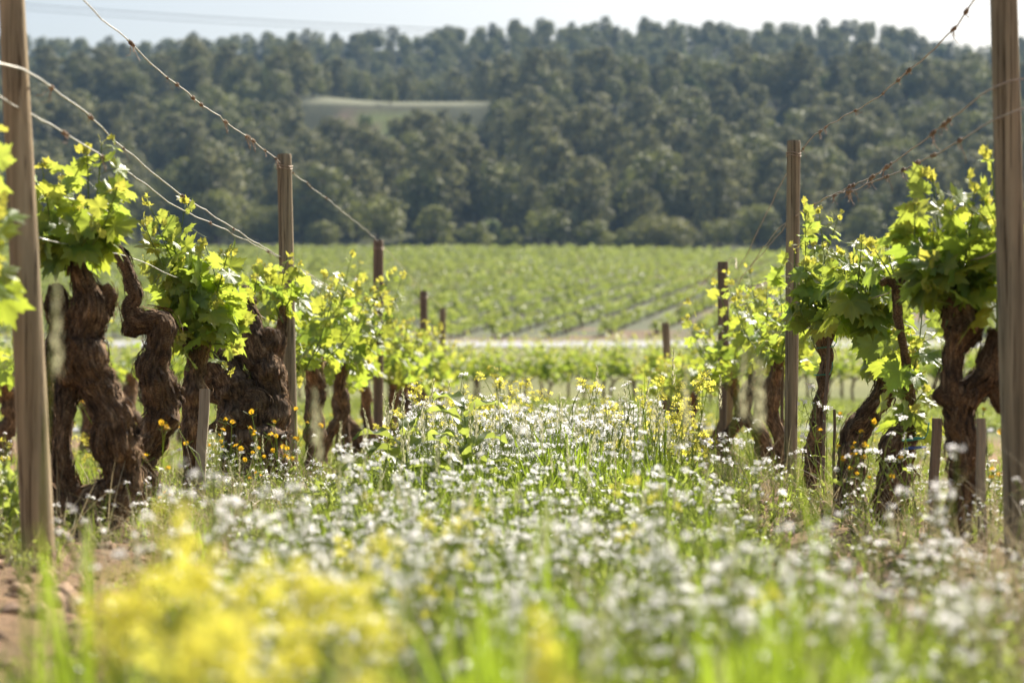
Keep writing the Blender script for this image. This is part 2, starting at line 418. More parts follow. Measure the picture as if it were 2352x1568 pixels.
# ------------------------------------------------------------------ scatter (stuff only)
def scatter(name, pts, rot, scl, idx, meshes, label, cat):
    pts = np.asarray(pts, float)
    me = bpy.data.meshes.new(name); me.vertices.add(len(pts)); me.vertices.foreach_set('co', pts.astype(np.float32).ravel())
    a = me.attributes.new('rot', 'FLOAT_VECTOR', 'POINT'); a.data.foreach_set('vector', np.asarray(rot, np.float32).ravel())
    a = me.attributes.new('scl', 'FLOAT', 'POINT'); a.data.foreach_set('value', np.asarray(scl, np.float32))
    a = me.attributes.new('idx', 'INT', 'POINT'); a.data.foreach_set('value', np.asarray(idx, np.int32))
    o = bpy.data.objects.new(name, me); COL.objects.link(o)
    src = bpy.data.collections.new(name + '_source')
    for k, m in enumerate(meshes):
        so = bpy.data.objects.new('%s_source_%02d' % (name, k), m); src.objects.link(so)
    ng = bpy.data.node_groups.new(name, 'GeometryNodeTree')
    ng.interface.new_socket('Geometry', in_out='INPUT', socket_type='NodeSocketGeometry')
    ng.interface.new_socket('Geometry', in_out='OUTPUT', socket_type='NodeSocketGeometry')
    N, L = ng.nodes, ng.links
    gi, go = N.new('NodeGroupInput'), N.new('NodeGroupOutput')
    ip = N.new('GeometryNodeInstanceOnPoints'); ci = N.new('GeometryNodeCollectionInfo')
    ci.inputs['Collection'].default_value = src; ci.inputs['Separate Children'].default_value = True; ci.inputs['Reset Children'].default_value = True
    def na(n, t):
        x = N.new('GeometryNodeInputNamedAttribute'); x.data_type = t; x.inputs['Name'].default_value = n
        return [s for s in x.outputs if s.enabled and s.name == 'Attribute'][0]
    e2r = N.new('FunctionNodeEulerToRotation'); L.new(na('rot', 'FLOAT_VECTOR'), e2r.inputs[0])
    L.new(gi.outputs[0], ip.inputs['Points']); L.new(ci.outputs[0], ip.inputs['Instance'])
    ip.inputs['Pick Instance'].default_value = True
    L.new(na('idx', 'INT'), ip.inputs['Instance Index']); L.new(e2r.outputs[0], ip.inputs['Rotation']); L.new(na('scl', 'FLOAT'), ip.inputs['Scale'])
    L.new(ip.outputs[0], go.inputs[0])
    md = o.modifiers.new('scatter', 'NODES'); md.node_group = ng
    return tag(o, label, cat, kind='stuff')

# ------------------------------------------------------------------ leaves
def leaf_template(n, teeth=True, seed=0):
    g = np.random.default_rng(seed)
    th = np.linspace(-90+14, 270-14, n)
    lob = [(90, 1.0, 34), (38, .92, 31), (142, .92, 31), (-18, .76, 32), (198, .76, 32), (-58, .55, 24), (238, .55, 24)]
    r = np.full(n, .45)
    for a, l, w in lob:
        r = np.maximum(r, l*g.uniform(.93, 1.07)*np.exp(-(np.abs(th-a)/w)**1.7))
    r = np.maximum(r, np.interp(np.abs(th-90), [0, 100, 130, 170], [.70, .68, .52, .42]))
    if teeth: r = r*np.where(np.arange(n) % 2 == 0, 1.10, .88)*g.uniform(.95, 1.05, n)
    o = np.stack([r*np.cos(np.radians(th)), r*np.sin(np.radians(th))], -1)
    ring = o*.55
    pts = np.concatenate([[[0, 0]], ring, o])
    R = np.linalg.norm(pts, axis=1)
    wav = .10*np.sin(np.arctan2(pts[:, 1], pts[:, 0])*5)*R
    z = .16*np.abs(pts[:, 0])*1.0 - .22*R**2 + wav
    v = np.concatenate([pts, z[:, None]], 1)
    k = np.arange(n-1)
    f3 = np.stack([0*k, 1+k, 2+k], -1); f4 = np.stack([1+k, 1+n+k, 2+n+k, 2+k], -1)
    return v, f3, f4
LEAF_HI = [leaf_template(41, True, s) for s in range(4)]
LEAF_MID = [leaf_template(21, True, s) for s in range(4)]
def leaf_lo():
    th = np.radians(np.array([-70, -20, 10, 38, 62, 90, 118, 142, 170, 200, 250])); r = np.array([.4, .66, .5, .88, .62, 1, .62, .88, .5, .66, .4])
    o = np.stack([r*np.cos(th), r*np.sin(th)], -1); v = np.concatenate([[[0, 0]], o]); z = -.2*(v**2).sum(1)+.15*np.abs(v[:, 0])
    k = np.arange(10); return np.concatenate([v, z[:, None]], 1), np.stack([0*k, 1+k, 2+k], -1), np.zeros((0, 4), int)
LEAF_LO = [leaf_lo()]

def put_leaves(mb, pos, tip, nrm, size, tint, temps, mat=0):
    """many leaves at once: blade tip direction, blade normal, size = length"""
    pos, tip, nrm = map(lambda a: np.asarray(a, float), (pos, tip, nrm)); n = len(pos)
    y = unit(tip); z = unit(nrm - y*(nrm*y).sum(-1, keepdims=True)); x = np.cross(y, z)
    which = np.arange(n) % len(temps)
    for k, (v, f3, f4) in enumerate(temps):
        s = np.where(which == k)[0]
        if not len(s): continue
        m = np.stack([x[s], y[s], z[s]], 1)*np.asarray(size)[s, None, None]
        V = np.einsum('vk,nkc->nvc', v, m) + pos[s, None]
        nv = len(v); off = (np.arange(len(s))*nv)[:, None, None]
        fs = []
        if len(f3): fs.append((f3[None]+off).reshape(-1, 3))
        if len(f4): fs.append((f4[None]+off).reshape(-1, 4))
        lc = np.broadcast_to(v[None], V.shape)
        tt = np.broadcast_to(np.asarray(tint)[s, None], V.shape)
        mb.add(V.reshape(-1, 3), fs, mat, lc.reshape(-1, 3), tt.reshape(-1, 3))

def grow_shoots(lm, sm, shoots, seed, temps, size=.085, gap=.045, spread=.09, stem=True):
    """leafy spring shoots: list of (origin, tip); big leaves low, small pale leaves at the tip"""
    g = np.random.default_rng(int(seed*10)); pos, tip, nrm, sz, tn = [], [], [], [], []
    for (o, t) in shoots:
        o = np.asarray(o, float); t = np.asarray(t, float); d = t-o; L = np.linalg.norm(d)
        side = unit(np.cross(d, g.normal(size=3)))
        mid = (o+t)/2 + side*L*g.uniform(.02, .16) + np.array([0, 0, -.03*L])
        path = catmull(np.stack([o, mid, t]), L/14)
        n = max(4, int(L/gap)); ph = g.uniform(0, 6.28)
        for i in range(n):
            u = (i+.35)/n; p = path[min(len(path)-1, int(u*(len(path)-1)))]
            ph += math.pi + g.uniform(-.7, .7)
            out = unit(np.array([math.cos(ph), math.sin(ph), g.uniform(-.1, .6)]))
            pl = spread*(1-.65*u)*g.uniform(.55, 1.25)
            lp = p + out*pl + np.array([0, 0, .25*pl])
            s = size*1.02*(1.08-.62*u**1.8)*g.uniform(.7, 1.2)
            td = out*.8 + np.array([0, 0, -.85+1.1*u]) + g.normal(size=3)*.35
            nd = np.array([0, 0, .32]) + out*.75 + g.normal(size=3)*.5
            pos.append(lp); tip.append(td); nrm.append(nd); sz.append(s)
            y = u**2; hue = g.uniform(-.12, .12)
            tn.append(np.array([1+.25*y+hue, 1+.12*y, 1+.7*y-.2*hue])*g.uniform(.86, 1.12))
            if sm is not None: tube(sm, np.stack([p, p+out*pl*.5+np.array([0, 0, .2*pl]), lp]), .0011, 3, None, 0, (1.1, .9, .7), False)
        # cluster of tiny leaves at the growing tip
        for i in range(4):
            pos.append(t+g.normal(size=3)*.012); tip.append(g.normal(size=3)*.6+np.array([0, 0, .8])); nrm.append(g.normal(size=3)); sz.append(size*.3*g.uniform(.7, 1.2))
            tn.append(np.array([1.45, 1.12, 1.6]))
        if sm is not None:
            tube(sm, path, np.linspace(.0038, .0014, len(path)), 5, None, 0, (1, 1, 1))
            if g.random() < .6:     # tendril
                c = path[int(len(path)*.8)]; a = np.linspace(0, 5, 12); dr = unit(g.normal(size=3)*np.array([1, 1, .3]))
                q_ = c + dr*a[:, None]*.018 + np.stack([np.cos(a*1.5)*.008*a/5, np.sin(a*1.2)*.008*a/5, .012*np.sin(a)], -1)
                tube(sm, q_, .0007, 3, None, 0, (1.3, 1.2, 1), False)
    put_leaves(lm, pos, tip, nrm, np.array(sz), np.array(tn), temps)

VINE_GROUP = 'old grapevines trained along the two near trellis rows'
def limb_px(path, D):
    """(px, py, radius px[, depth offset]) -> points and radii"""
    pts = [P(a[0], a[1], D+(a[3] if len(a) > 3 else 0)) for a in path]
    return pts, [a[2]/F*D for a in path]
def hero_vine(base_px, D, limbs, shoots, label, seed, size=.085, fl=90, gap=.034, name='grapevine', temps=LEAF_HI, dy=.16, spread=.09):
    b = P(base_px, 1000, D); bz = float(G(b[0], D)); root = empty(name, (b[0], D, bz), label, 'grapevine', VINE_GROUP)
    off = np.array([b[0], D, bz])
    tm = MB()
    for k, l in enumerate(limbs):
        p, r = limb_px(l, D)
        if k == 0 and p[0][2] > bz-.02: p[0] = np.array([p[0][0], p[0][1], bz-.05])
        bark_limb(tm, np.array(p)-off, r, seed+k*3.3, flakes=int(fl*1.8*len(l)/8))
    tm.obj('trunk', M['bark'], root)
    if shoots:
        g = np.random.default_rng(int(seed*10)+77); lm, sm = MB(), MB(); lst = []
        for s in shoots:
            o = P(s[0], s[1], D+g.uniform(-.4, .4)*dy); t = P(s[2], s[3], D+g.uniform(-1, 1)*dy); lst.append((o-off, t-off))
        grow_shoots(lm, sm, lst, seed, temps, size, gap, spread)
        lm.obj('foliage', M['vine_leaf'], root); sm.obj('shoots', M['shoot'], root)
    return root

# ------------------------------------------------------------------ near vines, traced one by one
hero_vine(215, 6.0, [
    [(212, 1300, 62), (226, 1190, 64), (274, 1110, 48), (270, 1035, 46), (266, 975, 44), (232, 910, 45), (206, 855, 46), (198, 770, 44), (214, 705, 38), (192, 650, 27), (172, 600, 19), (165, 575, 12)],
    [(205, 1240, 50), (160, 1140, 28), (146, 1050, 18), (148, 960, 18), (164, 885, 28, .05), (180, 820, 36), (200, 770, 30)],
    [(168, 880, 34), (143, 800, 36), (140, 740, 26), (133, 690, 20), (128, 650, 12)],
    [(205, 740, 30), (236, 700, 27), (246, 672, 18), (238, 655, 8)],
    [(205, 1230, 40, .1), (130, 1180, 30, .12), (116, 1050, 24, .14), (110, 920, 24, .16), (112, 820, 18, .18)]],
    [(168, 600, 235, 325), (165, 600, 200, 345), (150, 620, 95, 370), (160, 600, 150, 430), (172, 600, 270, 430), (172, 610, 255, 470), (150, 620, 110, 450), (160, 610, 190, 470), (170, 600, 220, 520), (150, 620, 95, 560), (160, 590, 140, 540), (165, 590, 262, 520)],
    'thick grapevine with a forked trunk and hole, right behind the nearest left post', 1.3, .072, 190)
hero_vine(320, 6.8, [
    [(302, 1240, 42), (328, 1080, 34), (350, 993, 37), (374, 905, 40), (362, 840, 31), (370, 790, 30), (376, 748, 33), (345, 735, 31), (312, 735, 28), (300, 702, 18), (310, 680, 17), (297, 640, 14), (285, 600, 12), (270, 575, 9), (250, 557, 5)],
    [(312, 735, 26), (300, 755, 18), (296, 775, 8)],
    [(374, 905, 34), (395, 900, 22), (405, 880, 12)]],
    [], 'bare twisted grapevine with a sideways crook and one thin upright arm', 2.1, .07, 230)
hero_vine(445, 7.5, [
    [(450, 1090, 23), (443, 1000, 23), (446, 920, 25), (452, 840, 24), (470, 780, 20), (492, 735, 15), (500, 700, 10)],
    [(455, 830, 18), (430, 790, 13), (420, 750, 9)]],
    [(440, 760, 335, 460), (440, 740, 425, 470), (450, 740, 360, 520), (470, 740, 470, 560), (480, 730, 525, 575), (440, 760, 400, 560), (450, 760, 350, 600), (490, 740, 560, 690), (490, 760, 560, 740), (460, 770, 400, 650), (470, 770, 450, 620), (480, 760, 510, 640), (440, 780, 400, 720), (470, 790, 545, 800), (460, 800, 440, 850), (450, 790, 420, 780), (440, 740, 380, 640), (470, 750, 500, 690), (450, 700, 420, 610), (440, 700, 345, 560), (455, 680, 470, 600), (470, 790, 520, 850), (460, 760, 440, 700), (440, 680, 330, 510)],
    'slim-trunked grapevine hidden under a tall curtain of bright lobed leaves', 3.4, .074, 60)
hero_vine(580, 8.9, [
    [(592, 1100, 70), (582, 1010, 72), (562, 935, 62), (534, 872, 46), (512, 826, 35), (492, 790, 25), (494, 745, 17), (485, 700, 11)],
    [(585, 1000, 52), (625, 940, 38), (612, 850, 37), (584, 790, 33), (560, 725, 28), (535, 690, 20), (560, 672, 13), (585, 700, 9)],
    [(585, 800, 27), (614, 782, 29), (622, 752, 15)],
    [(548, 975, 40, -.04), (585, 955, 30, -.07), (584, 915, 22, -.08), (560, 918, 13, -.09)]],
    [(560, 700, 590, 640), (545, 690, 520, 650), (505, 770, 530, 720)],
    'massive gnarled grapevine with a spiral knot low on its trunk, almost leafless', 4.2, .055, 230)
hero_vine(642, 9.7, [
    [(655, 1010, 13), (648, 890, 13), (637, 832, 13), (644, 760, 13), (650, 700, 8)]],
    [(645, 740, 590, 600), (650, 720, 660, 590), (650, 740, 620, 620), (645, 740, 600, 680), (650, 720, 690, 610)],
    'thin dark grapevine tight against the left post with the flat top', 5.1, .062, 50)

hero_vine(2205, 5.8, [
    [(2200, 1125, 34), (2214, 1044, 35), (2208, 978, 36), (2198, 926, 37), (2190, 870, 26), (2188, 816, 26), (2200, 750, 34), (2197, 697, 26), (2185, 665, 18)],
    [(2206, 930, 34), (2232, 890, 30), (2262, 855, 28), (2280, 800, 22), (2290, 755, 15)],
    [(2255, 850, 24), (2290, 895, 20), (2312, 950, 14)],
    [(2206, 750, 24), (2226, 770, 20), (2236, 735, 10)],
    [(2196, 926, 26), (2165, 912, 16), (2146, 898, 7)]],
    [(2190, 690, 2140, 395), (2195, 680, 2240, 420), (2185, 690, 2100, 470), (2200, 690, 2262, 440), (2190, 690, 2110, 540), (2190, 680, 2170, 480), (2195, 690, 2215, 500), (2200, 690, 2280, 520), (2190, 690, 2130, 600), (2195, 700, 2255, 600), (2195, 700, 2230, 680), (2185, 700, 2120, 660), (2190, 690, 2180, 560), (2195, 690, 2250, 510), (2185, 690, 2090, 530), (2290, 760, 2330, 480), (2290, 760, 2345, 560), (2290, 760, 2275, 345), (2190, 690, 2150, 640)],
    'thick grapevine with a V of two arms beside the nearest right post', 6.4, .078, 170)
hero_vine(1960, 7.4, [
    [(1948, 1110, 31), (1953, 1010, 28), (1988, 962, 25), (2024, 913, 25), (2033, 868, 21), (2022, 815, 13), (2004, 765, 13), (1978, 741, 16), (1955, 741, 10)]],
    [(1960, 740, 1980, 550), (1965, 740, 1940, 610), (1970, 740, 2010, 560), (2000, 760, 2040, 640), (2010, 780, 2080, 760), (2020, 800, 2090, 850), (1980, 740, 1960, 640), (2010, 780, 2030, 700), (2015, 800, 2060, 800), (2030, 850, 2095, 920), (2000, 760, 1985, 690), (2020, 790, 2100, 700), (1990, 740, 2055, 600), (2020, 820, 2075, 900), (1960, 740, 1925, 570), (1990, 740, 2060, 680), (1975, 740, 2020, 640), (2000, 760, 1970, 600), (2010, 780, 2050, 740), (2020, 800, 2110, 780), (1970, 740, 2000, 590)],
    'grapevine leaning right in a long bend, with dark and sunlit big leaves', 7.2, .078, 110)
hero_vine(2050, 6.7, [
    [(2042, 1110, 38), (2052, 1044, 37), (2085, 975, 22), (2084, 860, 9), (2062, 720, 7), (2060, 655, 7), (2100, 625, 6), (2112, 618, 4)],
    [(2060, 660, 9), (2040, 645, 7), (2022, 655, 4)]],
    [(2085, 900, 2120, 700), (2085, 880, 2060, 760), (2085, 870, 2105, 800), (2065, 700, 2110, 640), (2060, 660, 2010, 575), (2070, 650, 2090, 560), (2062, 650, 2040, 560), (2090, 975, 2130, 890), (2090, 980, 2100, 940), (2090, 1000, 2110, 1000)],
    'grapevine on a rough stubby base with a thin dark arm bent over the leaves', 8.3, .062, 130)
hero_vine(1870, 8.7, [
    [(1852, 1150, 21), (1870, 1030, 17), (1888, 913, 15), (1899, 828, 16), (1890, 790, 17), (1893, 762, 16)],
    [(1896, 800, 13), (1906, 775, 9), (1915, 750, 6)]],
    [(1890, 760, 1850, 475), (1895, 760, 1925, 500), (1890, 760, 1825, 640), (1895, 760, 1955, 590), (1890, 760, 1870, 560), (1892, 760, 1900, 570), (1890, 770, 1835, 710), (1890, 760, 1850, 600), (1893, 760, 1940, 660), (1890, 760, 1870, 690), (1890, 760, 1825, 570), (1892, 760, 1905, 650), (1890, 760, 1880, 480), (1900, 760, 1990, 565), (1895, 770, 1985, 700)],
    'slender upright grapevine tied to a stake just behind the second right post', 9.1, .068, 60)
# vine of the left row just out of frame: only its leaves reach into the picture
hero_vine(-150, 4.5, [
    [(-170, 1500, 70), (-150, 1200, 60), (-120, 900, 50), (-110, 740, 35)]],
    [(-110, 740, -15, 300), (-110, 740, -45, 370), (-110, 730, -5, 470), (-110, 740, -15, 570), (-110, 740, -10, 660), (-100, 740, -30, 520), (-100, 740, -10, 620)],
    'grapevine reaching in from the left edge, its blurred leaves in front of the post', 10.2, .068, 20)

# farther vines of the two rows: each grown on its own
def grown_vine(x, y, seed, label, group, temps, size=.07, nsh=11, h=.62, leafh=.56, gap=.038, trunk_r=.045, name='grapevine', fl=30, arms=2, stems=True, seg=14, wide=.3):
    g = np.random.default_rng(seed); z = float(G(x, y)); root = empty(name, (x, y, z), label, 'grapevine', group)
    tm, lm = MB(), MB(); sm = MB() if stems else None
    lean = g.uniform(-.09, .09); k = g.uniform(-.06, .06)
    hd = np.array([lean, g.uniform(-.08, .08), h*g.uniform(.92, 1.08)])
    bark_limb(tm, [(0, 0, -.05), (k, 0, h*.3), (lean-k*.6, 0, h*.65), hd], [trunk_r*1.25, trunk_r, trunk_r*.9, trunk_r*1.05], seed, seg=seg, step=.03, flakes=fl)
    heads = []
    for s in (-1, 1)[:arms]:
        e = hd + np.array([g.uniform(-.06, .06), s*g.uniform(.12, .3), g.uniform(.06, .16)])
        bark_limb(tm, [hd-np.array([0, 0, .04]), (hd+e)/2+np.array([0, 0, .01]), e], [trunk_r*.8, trunk_r*.6, trunk_r*.35], seed+s, seg=max(8, seg-4), step=.03, flakes=fl//3)
        heads.append(e)
    sh = []
    for i in range(nsh):
        e = heads[i % len(heads)] + np.array([g.uniform(-.04, .04), g.uniform(-.2, .2), g.uniform(-.05, .03)])
        L = leafh*g.uniform(.6, 1.1); a = g.uniform(0, 6.28); r = g.uniform(.1, wide)
        t = e + np.array([math.cos(a)*r, math.sin(a)*r*1.2, L if g.random() < .72 else L*g.uniform(-.25, .3)])
        sh.append((e, t))
    tm.obj('trunk', M['bark'], root)
    grow_shoots(lm, sm, sh, seed, temps, size, gap, .085)
    lm.obj('foliage', M['vine_leaf'], root)
    if sm is not None: sm.obj('shoots', M['shoot'], root)
    return root
left_px = [(705, .05, 'short grapevine with bright leaves next past the second left post'), (748, .04, 'bushy grapevine under the catch wires between second and third left posts'), (782, .042, 'grapevine with a straight brown trunk among glittering leaves'),
           (818, .05, 'grapevine just before the third left post'), (858, .04, 'grapevine at the foot of the third left post'), (888, .04, 'rounded leafy grapevine past the third left post'), (912, .05, 'grapevine with a dark trunk left of the fourth left post'),
           (940, .05, 'grapevine behind the fourth left post'), (962, .04, 'grapevine between the fourth and fifth left posts'), (985, .04, 'grapevine before the end post of the left row'), (1004, .04, 'blurred grapevine at the end post of the left row'), (1018, .04, 'last grapevine at the far end of the left row')]
for n_, (px, tr, lab) in enumerate(left_px):
    D = 1.25*F/(1270-px); grown_vine(row_x(LX, D), D, 50+n_, lab, VINE_GROUP, LEAF_MID, .066, 18 if n_ < 8 else 14, .5, .52 if n_ < 5 else .46, .055, tr, fl=30, wide=.32)
right_px = [(1790, 'leafy grapevine directly left of the second right post'), (1745, 'grapevine with a brown stake, second left of the tall right post'), (1685, 'grapevine at the foot of the third right post'), (1640, 'blurred grapevine past the third right post'),
            (1608, 'grapevine with a dark trunk left of the third right post'), (1575, 'low blurred grapevine between the third and fourth right posts'), (1553, 'grapevine at the leaning fourth right post'), (1530, 'grapevine past the leaning fourth right post'), (1510, 'last blurred grapevine of the right row')]
for n_, (px, lab) in enumerate(right_px):
    D = 1.06*F/(px-1270); grown_vine(row_x(RX, D), D, 90+n_, lab, VINE_GROUP, LEAF_MID, .066, 16, .52 if n_ < 4 else .42, .42 if n_ < 4 else .26, .055, .04, fl=30, wide=.3)
# neighbouring row to the left, glimpsed between the near trunks
for n_, (D, lab) in enumerate([(14.2, 'dark stump-like grapevine glimpsed between the two nearest left trunks'), (16.6, 'blurred grapevine of the next row, behind the crooked bare vine'), (18.6, 'blurred grapevine of the next row, behind the leaf curtain'), (21, 'blurred grapevine of the next row, behind the spiral-knot trunk'), (23.5, 'blurred grapevine of the next row, behind the second left post')]):
    grown_vine(row_x(LX-2.3, D), D, 130+n_, lab, 'grapevines of the next row on the left', LEAF_LO, .07, 7, .5, .4, .06, .07, fl=20, stems=False)

# the row that crosses the picture beyond the meadow
CROSS = 'grapevines in the rows crossing the valley floor'
protos = [grown_vine(0, 48, 150+k, 'x', CROSS, LEAF_LO, .082, 19, .56, .88, .07, .035, fl=0, stems=False, seg=8, wide=.26) for k in range(4)]
xs_c = [(x_, 48.0) for x_ in np.arange(-13.5, 14.2, .6)] + [(x_, 50.6) for x_ in np.arange(-14, 14.7, .7)]
for n_, (x, yc) in enumerate(xs_c):
    if n_ < 4: r = protos[n_]
    else:
        s = protos[n_ % 4]; r = s.copy(); COL.objects.link(r)
        for ch in list(s.children): c = ch.copy(); COL.objects.link(c); c.parent = r
    x = float(x + rng.uniform(-.1, .1)); y = float(yc + rng.uniform(-.12, .12) + .03*x)
    r.location = (x, y, float(G(x, y))); r.rotation_euler = (0, 0, rng.uniform(-.25, .25) + (math.pi if n_ % 3 == 0 else 0) + math.pi/2)
    r.scale = (1, 1, rng.uniform(.88, 1.0))
    r['label'] = 'small yellow-green grapevine in the straight rows crossing the valley beyond the meadow'

# ------------------------------------------------------------------ posts
def post(top, base, D, r_top, r_base, label, m, cap=True, seed=0, sink=.1, dD=0.0, flat=1.0):
    t = P(top[0], top[1], D+dD); b = P(base[0], base[1], D); gz = float(G(b[0], D))
    root = empty('wooden_post', (b[0], D, gz), label, 'post', 'wooden trellis posts')
    o = np.array([b[0], D, gz]); ax = (t-b); 
    b0 = np.array([b[0], D, gz]) - unit(ax)*sink
    n = 60; u = np.linspace(0, 1, n)[:, None]; pts = b0 + (t-b0)*u
    seg = 28; a = np.linspace(0, 2*np.pi, seg, endpoint=False); tt, U, B = frames(pts)
    rr = (r_base+(r_top-r_base)*u)
    nz = .035*vnoise(np.stack(np.broadcast_arrays(np.cos(a)[None]*2, np.sin(a)[None]*2, u*3+seed), -1), seed) + .018*vnoise(np.stack(np.broadcast_arrays(np.cos(a)[None]*8, np.sin(a)[None]*8, u*5+seed), -1), seed+1)
    R = rr*(1+nz)
    bev = np.ones((n, 1)); bev[-1] = .9
    ring = U[:, None]*np.cos(a)[None, :, None] + B[:, None]*np.sin(a)[None, :, None]*flat
    v = pts[:, None] + ring*(R*bev)[..., None]
    v[:-1] = v[:-1]; v[-2] += (v[-1]-v[-2])*.0
    # close rings at the top so that the bevel is small
    v[-2] = t + ring[-2]*R[-2][:, None] - unit(ax)*.006
    i = np.arange(n-1)[:, None]*seg; j = np.arange(seg)[None]; k = (j+1) % seg
    q = np.stack([i+j, i+k, i+seg+k, i+seg+j], -1).reshape(-1, 4)
    mb = MB(); mb.add((v-o).reshape(-1, 3), [q, np.arange(seg)[::-1][None]])
    top_v = np.concatenate([v[-1]-o, [t-o+unit(ax)*.001]]); 
    mb.add(top_v, np.stack([np.arange(seg), (np.arange(seg)+1) % seg, np.full(seg, seg)], -1), 0, None, (.8, .78, .75), False)
    mb.obj('shaft', m, root)
    if cap:   # turns of wire stapled round the post below its top
        w = MB()
        for d in (.0, .012):
            a2 = np.linspace(0, 2*np.pi, 25); c = t-o-unit(ax)*(.055+d)
            tube(w, c + np.stack([np.cos(a2)*(r_top*1.07), np.sin(a2)*(r_top*1.07), .004*np.sin(a2*2)], -1), .0018, 5, None, 0, None, False)
        w.obj('wire_binding', M['wire_rust'], root)
    return root, t
LP = [post((23, -80), (90, 1345), 5.0, .029, .0395, 'tall pale post leaning left at the left edge, bark-free and tan', M['post'], False, 1),
      post((653, 354), (668, 1140), 10.0, .034, .036, 'flat-topped grey-brown post, second of the left row', M['post_grey'], True, 2),
      post((869, 551), (869, 1062), 15.6, .036, .036, 'brown post third along the left row, wire over its top', M['post_brown'], True, 3),
      post((973, 668), (973, 1030), 21.0, .036, .036, 'brown post fourth along the left row', M['post_brown'], True, 4),
      post((1017, 708), (1016, 1012), 24.8, .036, .036, 'thin blurred end post of the left row', M['post_grey'], False, 5)]
RP = [post((2303, -80), (2342, 1330), 5.15, .031, .036, 'thick cracked post at the right edge, nearest of the right row', M['post_grey'], False, 6),
      post((1823, 323), (1815, 1118), 9.6, .030, .029, 'tall slim round post with a wire ring below its top, right row', M['post_grey'], True, 7),
      post((1660, 601), (1665, 1060), 13.6, .034, .034, 'blunt brown post third along the right row above the leaves', M['post_brown'], True, 8),
      post((1528, 741), (1545, 1020), 20.0, .036, .036, 'short dark post tilted left, fourth along the right row', M['post_grey'], False, 9)]

# stakes standing beside the vines
def stake(top, base, D, w, th, label, m):
    t = P(*top, D); b = P(*base, D); gz = float(G(b[0], D)); b[2] = min(b[2], gz)-.03
    o = np.array([b[0], D, gz]); d = unit(t-b); x = unit(np.cross([0, 1.0, 0], d)); y = np.cross(d, x)
    L = np.linalg.norm(t-b); n = 8; mb = MB(); vs = []
    e = .003
    for i in range(n):
        c = b + d*L*i/(n-1) + x*.002*math.sin(i*1.3)
        for sx, sy in ((-w+e, -th), (w-e, -th), (w, -th+e), (w, th-e), (w-e, th), (-w+e, th), (-w, th-e), (-w, -th+e)): vs.append(c-o+x*sx+y*sy)
    i = np.arange(n-1)[:, None]*8; j = np.arange(8)[None]; k = (j+1) % 8
    q = np.stack([i+j, i+k, i+8+k, i+8+j], -1).reshape(-1, 4)
    mb.add(vs, [q, np.arange(8)[::-1][None], (np.arange(8)+8*(n-1))[None]], smooth=False)
    ob = mb.obj('stake', m, None, o); return tag(ob, label, 'stake', 'stakes beside the vines')
stake((470, 893), (455, 1130), 7.3, .017, .01, 'pale flat wooden stake before the leaf-curtained vine on the left', M['stake'])
stake((1903, 770), (1886, 1120), 8.6, .006, .006, 'thin brown cane tied to the slender right vine', M['post_brown'])
stake((2152, 960), (2140, 1110), 6.4, .014, .01, 'reddish stake leaning beside the rough stubby vine', M['post_brown'])
stake((2252, 960), (2256, 1190), 5.7, .012, .008, 'pinkish flat stake left of the nearest right post', M['stake'])
stake((1798, 760), (1796, 1080), 10.4, .008, .008, 'dark cane behind the slim round right post', M['post_brown'])
stake((1742, 860), (1740, 1070), 11.2, .02, .02, 'short brown stake among the blurred right vines', M['post_brown'])
stake((1676, 880), (1675, 1050), 12.9, .018, .018, 'short tan stake under the third right post', M['post'])
stake((1916, 940), (1916, 1110), 7.7, .005, .005, 'thin red-brown cane left of the bent right vine', M['post_brown'])
# ties round the vines
def tie(px, py, D, r, m, label, tilt=0, tail=True):
    c = P(px, py, D); mb = MB(); a = np.linspace(0, 2*np.pi, 25)
    tube(mb, np.stack([np.cos(a)*r, np.sin(a)*r, tilt*np.cos(a)*r], -1), .0022, 5, None, 0, None, False)
    if tail: tube(mb, [(r*.8, -r*.6, 0), (r*1.1, -r*.9, .02), (r*1.25, -r*.8, .05)], .0018, 5, .01)
    return tag(mb.obj('vine_tie', m, None, c), label, 'tie', 'plastic ties round the vines')
tie(1896, 797, 8.68, .034, M['tie_green'], 'green plastic tie high on the slender right vine', .1)
tie(1888, 860, 8.68, .031, M['tie_green'], 'green plastic tie halfway up the slender right vine', .05)
tie(2098, 1008, 6.55, .033, M['tie_green'], 'green plastic tie round the rough stubby vine', .15)
tie(2100, 1028, 6.55, .034, M['tie_blue'], 'blue plastic tie low on the rough stubby vine', .1, False)

# ------------------------------------------------------------------ trellis wires with dry tendrils
def tendril(seed, r):
    g = np.random.default_rng(seed); mb = MB()
    for k in range(int(g.integers(1, 4))):
        n = 34; u = np.linspace(0, 1, n); tn_ = g.uniform(2, 5)*2*np.pi; x0 = g.uniform(-.02, .02)
        ax = x0 + u*g.uniform(.012, .04); rad = r*1.3+.0008+.002*vnoise(np.stack([u*5, u*0+seed, u*0], -1), k)
        coil = np.stack([ax, np.cos(u*tn_)*rad, np.sin(u*tn_)*rad], -1)
        tube(mb, coil, .0013*g.uniform(.8, 1.3), 5, None, 0, (g.uniform(.7, 1.4),)*3, False)
        if g.random() < .75:
            s = coil[-1]; d = unit(np.array([g.normal()*.6, g.normal()*.5, -abs(g.normal())-.2])); L = g.uniform(.015, .06); m = 14; w = np.linspace(0, 1, m)[:, None]
            cur = s + d*w*L + np.concatenate([np.sin(w*g.uniform(3, 9))*.008*w, np.cos(w*5)*.004*w, np.sin(w*7+1)*.006*w], 1)
            tube(mb, cur, np.linspace(.0011, .0006, m), 4, None, 0, (g.uniform(.7, 1.4),)*3, False)
    return mb
TEND = [tendril(k, .0018).mesh('tendril_%d' % k, M['tendril']) for k in range(10)]
